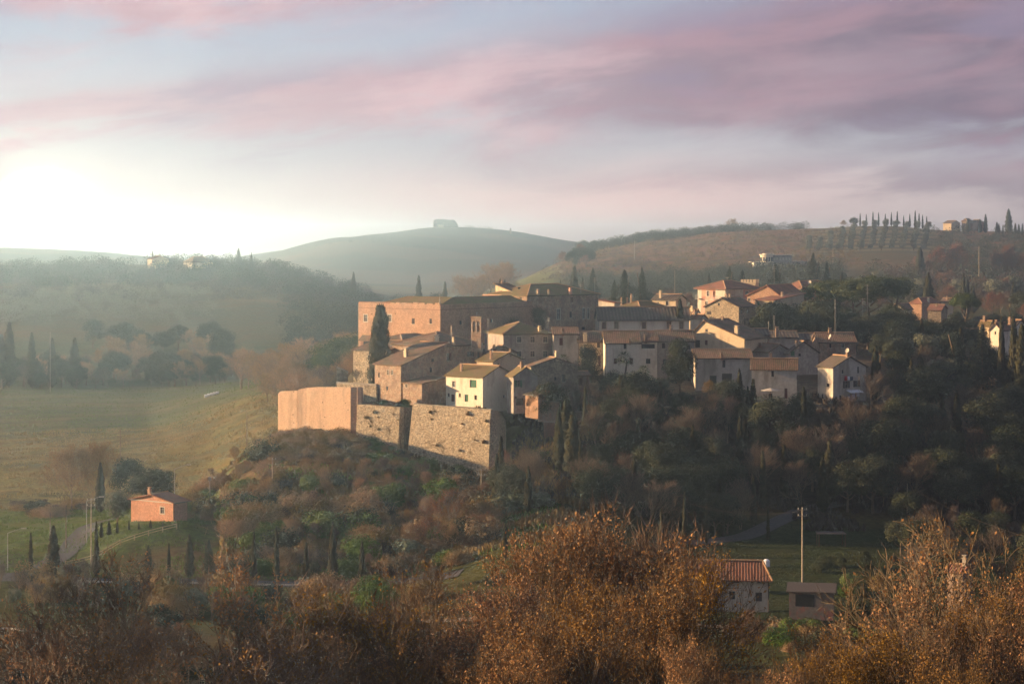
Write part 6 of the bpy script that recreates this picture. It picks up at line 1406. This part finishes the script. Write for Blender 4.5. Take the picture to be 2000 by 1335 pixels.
mass('far_wood', 'dark wood below the heath hill and villa', spots(230, (1120, 1640), (960, 1150), (6, 11), 8), 'ever', 8)
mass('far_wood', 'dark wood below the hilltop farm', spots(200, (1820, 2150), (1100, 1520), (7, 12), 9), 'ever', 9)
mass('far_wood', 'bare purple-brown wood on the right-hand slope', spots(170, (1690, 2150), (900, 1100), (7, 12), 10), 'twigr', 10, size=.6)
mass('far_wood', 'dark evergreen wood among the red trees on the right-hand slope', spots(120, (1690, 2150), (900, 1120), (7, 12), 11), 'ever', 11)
def tufts(name, label, n, pxr, yr, mat, size, seed, cond=None):
    rng = np.random.default_rng(seed); px = rng.uniform(*pxr, n); Y = rng.uniform(*yr, n)
    if cond is not None: k = cond(px, Y); px, Y = px[k], Y[k]
    x = (px - 1000) * Y / F; k = fbm(x / 5, Y / 5, seed, 3) > -.05; x, Y = x[k], Y[k]; n = len(x); z = H(x, Y)
    c = np.stack([x, Y, z], 1); a = rng.random(n) * 6.28; w = size * rng.uniform(.3, .9, n); h = size * rng.uniform(.5, 1.6, n)
    d = np.stack([np.cos(a), np.sin(a), a * 0], 1); up = np.stack([rng.normal(size=n) * .3, rng.normal(size=n) * .3, np.ones(n)], 1)
    V = np.stack([c - d * w[:, None] / 2, c + d * w[:, None] / 2, c + up * h[:, None]], 1).reshape(-1, 3)
    o = bpy.data.objects.new(name, npmesh(name, V, np.arange(3 * n).reshape(n, 3), MT[mat])); col.objects.link(o); tag(o, label, 'grass', kind='stuff')
MT['drygrass'] = M('dry_grass', (.22, .18, .08), (.31, .25, .12), .3)
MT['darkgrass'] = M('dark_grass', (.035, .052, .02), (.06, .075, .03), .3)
MT['greengrass'] = M('green_grass', (.08, .13, .02), (.13, .19, .04), .3)
tufts('dry_grass', 'golden dry grass tussocks in the field', 40000, (-80, 560), (434, 620), 'drygrass', .38, 51, lambda p, y: p < 560)
tufts('field_grass', 'rough tussocks in the dim green field', 16000, (-80, 560), (600, 820), 'greengrass', .35, 57)
tufts('meadow_grass', 'green meadow grass left of the salmon house', 26000, (-80, 400), (325, 428), 'greengrass', .28, 52)
tufts('slope_undergrowth', 'tangled dry undergrowth on the hill slope', 60000, (400, 1150), (330, 400), 'broom', .7, 53, lambda p, y: p > 430)
tufts('slope_grass', 'green grass patches on the hill slope', 30000, (430, 1100), (326, 398), 'greengrass', .4, 54)
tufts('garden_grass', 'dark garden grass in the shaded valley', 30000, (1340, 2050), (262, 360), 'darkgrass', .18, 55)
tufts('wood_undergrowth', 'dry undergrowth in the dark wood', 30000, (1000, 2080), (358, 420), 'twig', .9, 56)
# weeds growing from the bastion joints
def weeds():
    rng = np.random.default_rng(77); g = random.Random(77); k = 0
    for i in range(26):
        px = g.uniform(712, 950); top = np.interp(px, [700, 781, 806, 938], [792, 798, 792, 800]); py = g.uniform(top + 4, top + (45 if px < 790 else 85))
        Y = float(np.interp(px, [699, 712, 781, 806, 850, 938, 962], [406.5, 405.9, 402.5, 402, 399.7, 395, 394])); bt = .9 if px < 790 else 2.4; Y -= bt * min(1, (py - top) / 130) + .05
        if 779 < px < 812: continue
        v = KIND['dry_bush'][g.randrange(3)]; z = Zp(py, Y); s = g.uniform(.15, .36)
        r = empty('wall_weed', (Xp(px, Y), Y, z), g.random() * 6, 'tuft of dry weeds growing from the rubble bastion face', 'weed', 'weeds on the bastion face')
        for pn, me in v[1]: c = bpy.data.objects.new(pn, me); col.objects.link(c); c.parent = r
        r.scale = (s, s * .7, s); r.rotation_euler = (.5, 0, 0)
weeds()
scatter(16, (705, 800), (407, 411), ['dry_bush', 'green_bush'], (.7, 1.6), '%s on the terrace beside the brick annex', 'bushes on the terrace by the annex', seed=30, wide=(.9, 1.3))

# ------------------------------------------------------------------ foreground oaks
FO = [('oak_tree_sparse', 40, 1190, 84, 0, 1.0), ('oak_tree_sparse', 165, 1105, 92, 2, 1.1), ('oak_tree_sparse', 300, 1230, 84, 1, 1.0), ('oak_tree_sparse', 430, 1082, 96, 0, 1.15), ('oak_tree_sparse', 560, 1185, 84, 2, 1.2),
      ('oak_tree_upright', 700, 1130, 98, 0, 1.3), ('oak_tree_upright', 800, 1085, 108, 1, 1.3), ('oak_tree_upright', 905, 1110, 96, 2, 1.2), ('oak_tree', 1010, 1035, 104, 0, 1.0), ('oak_tree_upright', 1080, 1000, 108, 2, 1.25),
      ('oak_tree', 1150, 1015, 112, 1, 1.0), ('oak_tree_upright', 1225, 985, 110, 0, 1.3), ('oak_tree_gold', 1255, 1060, 105, 0, .85), ('oak_tree', 1250, 1110, 90, 2, 1.1), ('oak_tree', 1130, 1130, 84, 0, 1.1), ('oak_tree', 980, 1170, 80, 1, 1.1),
      ('oak_tree', 1420, 1250, 80, 3, 1.0), ('oak_tree_upright', 1500, 1225, 80, 1, 1.2), ('oak_tree', 1600, 1215, 82, 2, 1.1), ('oak_tree', 1690, 1190, 88, 3, 1.0), ('oak_tree_sparse', 1775, 1030, 98, 0, 1.1), ('oak_tree_sparse', 1850, 1020, 100, 2, 1.15), ('oak_tree_upright', 1880, 1130, 86, 0, 1.2),
      ('oak_tree_gold', 1990, 1035, 96, 1, 1.0), ('oak_tree', 1950, 1120, 88, 1, 1.1), ('oak_tree', 2060, 1060, 98, 0, 1.1), ('oak_tree', 1290, 1235, 76, 0, 1.0), ('oak_tree', 820, 1210, 78, 3, 1.2), ('oak_tree_sparse', 640, 1245, 76, 2, 1.3),
      ('oak_tree', 1750, 1225, 76, 1, 1.2), ('oak_tree_sparse', 420, 1250, 72, 1, 1.3), ('oak_tree_sparse', 180, 1260, 72, 0, 1.3), ('oak_tree', 1050, 1250, 68, 1, 1.1), ('oak_tree', 1560, 1265, 70, 0, 1.2), ('oak_tree', 1900, 1240, 72, 2, 1.2)]
FO = [(k, px, yt - (32 if 980 < px < 1290 else 60 if px < 600 else 22 if px < 1330 else 34 if 1740 < px < 1870 else 0), Y, v, w * (.8 if 'sparse' in k else .78)) for k, px, yt, Y, v, w in FO]
for i in range(13): Yt = 64 + 4.2 * i; plant('holm_oak', 1000 - F * (54 + (i % 3) * 2) / Yt, Yt, 5.6 + (i * 7 % 5) * .4, 'unseen evergreen oak added to shade the foreground', 'unseen evergreen oaks added for shade', wide=1.2)  # dense row added out of view so its shadow darkens the foreground oaks
ordw = ['leftmost', 'second', 'third', 'fourth', 'fifth', 'sixth', 'seventh', 'eighth', 'ninth', 'tenth', 'eleventh', 'twelfth', 'thirteenth', 'fourteenth', 'fifteenth', 'sixteenth', 'seventeenth', 'eighteenth', 'nineteenth', 'twentieth', 'twenty-first', 'twenty-second', 'twenty-third', 'twenty-fourth', 'twenty-fifth', 'twenty-sixth', 'twenty-seventh', 'twenty-eighth', 'twenty-ninth']
FO.sort(key=lambda a: a[1]); cnt = {}
desc = {'oak_tree': 'full brown-leaved foreground oak', 'oak_tree_sparse': 'nearly bare foreground oak with few leaves', 'oak_tree_upright': 'upright many-stemmed foreground oak', 'oak_tree_gold': 'golden-yellow foreground oak'}
for k, px, yt, Y, v, w in FO:
    i = cnt.get(k, 0); cnt[k] = i + 1; T(k, px, yt, Y, desc[k] + (', leftmost of its kind' if i == 0 else ', %s of its kind from the left' % ordw[i]), 'foreground oaks', var=v, wide=w)

# ------------------------------------------------------------------ labels of look-alikes: a few alike are told apart from left to right
MARKS = [(20, 'far left cypresses'), (104, 'tall roadside cypress'), (140, 'largest bare tree'), (205, 'second bare tree'), (290, 'salmon house'), (341, 'curved street lamp'), (415, 'white bales'), (458, 'gnarled golden tree'), (532, 'slope pole'), (565, 'curtain wall left end'), (600, 'curtain wall middle'), (650, 'stepped curtain wall'), (700, 'castle left end'),
  (741, 'castle cypress'), (790, 'bastion recess'), (830, 'brick annex'), (858, 'castle corner'), (895, 'cream house'), (930, 'bell gable'), (965, 'bastion corner'), (1010, 'grey garage house'), (1040, 'little brick hut'), (1066, 'reddish bare tree'), (1100, 'cypress cluster'), (1146, 'round magnolia'), (1185, 'long house left end'),
  (1219, 'tall palm'), (1257, 'pale blue dome'), (1290, 'covered balcony'), (1328, 'oval evergreen'), (1375, 'broad sunlit gable'), (1414, 'arched house'), (1443, 'broad dark cypress'), (1471, 'narrow dark cypress'), (1505, 'white parasol'), (1535, 'arched door'), (1567, 'garden pole'), (1600, 'laundry house corner'), (1650, 'laundry house'),
  (1700, 'umbrella pines'), (1745, 'last umbrella pine'), (1772, 'faint slope pole'), (1805, 'skyline cypress row'), (1850, 'red autumn trees'), (1885, 'small umbrella pine'), (1912, 'hillside pylon'), (1945, 'cream gable'), (1970, 'ridge cypress clump'), (1995, 'right picture edge')]
def finish_labels():
    by = {}
    for o in col.objects:
        if 'label' in o and 'category' in o: by.setdefault(o['label'], []).append(o)
    def number(os_, lab):
        os_.sort(key=lambda o: o.location.x / o.location.y)
        for i, o in enumerate(os_): o['label'] = lab + (', leftmost' if i == 0 else ', rightmost' if i == len(os_) - 1 else ', %s from the left' % ordw[i])
    for lab, os_ in by.items():
        if len(os_) < 2: continue
        if len(os_) <= 12 and len(lab.split()) <= 12: number(os_, lab); continue
        if lab.startswith('small grey-green olive'): continue
        sub = {}
        for o in os_:
            px = 1000 + F * o.location.x / o.location.y; m = min(MARKS, key=lambda a: abs(a[0] - px)); sub.setdefault(m[1], []).append(o)
        for mk, ls in sub.items():
            l2 = lab + ' in line with the ' + mk
            if len(l2.split()) > 13: l2 = lab + ' near the ' + mk
            for o in ls: o['label'] = l2
            if 1 < len(ls) <= 29 and len(l2.split()) <= 14:
                ls.sort(key=lambda o: o.location.y)
                for i, o in enumerate(ls): o['label'] = l2 + (', nearest' if i == 0 else ', %s nearest' % ordw[i])
finish_labels()
# ------------------------------------------------------------------ haze
def haze():
    m = bpy.data.materials.new('haze'); m.use_nodes = True; nt = m.node_tree; nt.nodes.clear()
    out = nt.nodes.new('ShaderNodeOutputMaterial'); v = nt.nodes.new('ShaderNodeVolumePrincipled'); nt.links.new(v.outputs[0], out.inputs['Volume'])
    v.inputs['Color'].default_value = HAZE_COL; v.inputs['Density'].default_value = HAZE_D; v.inputs['Anisotropy'].default_value = HAZE_G
    mb = MB(); mb.box(-3400, 3400, -110, 3900, 5, CZ + 31); o = mb.build('haze', m); tag(o, kind='stuff')
    m.cycles.homogeneous_volume = True
HAZE_COL, HAZE_D, HAZE_G = (.60, .80, 1.0, 1), .00027, .79
haze()
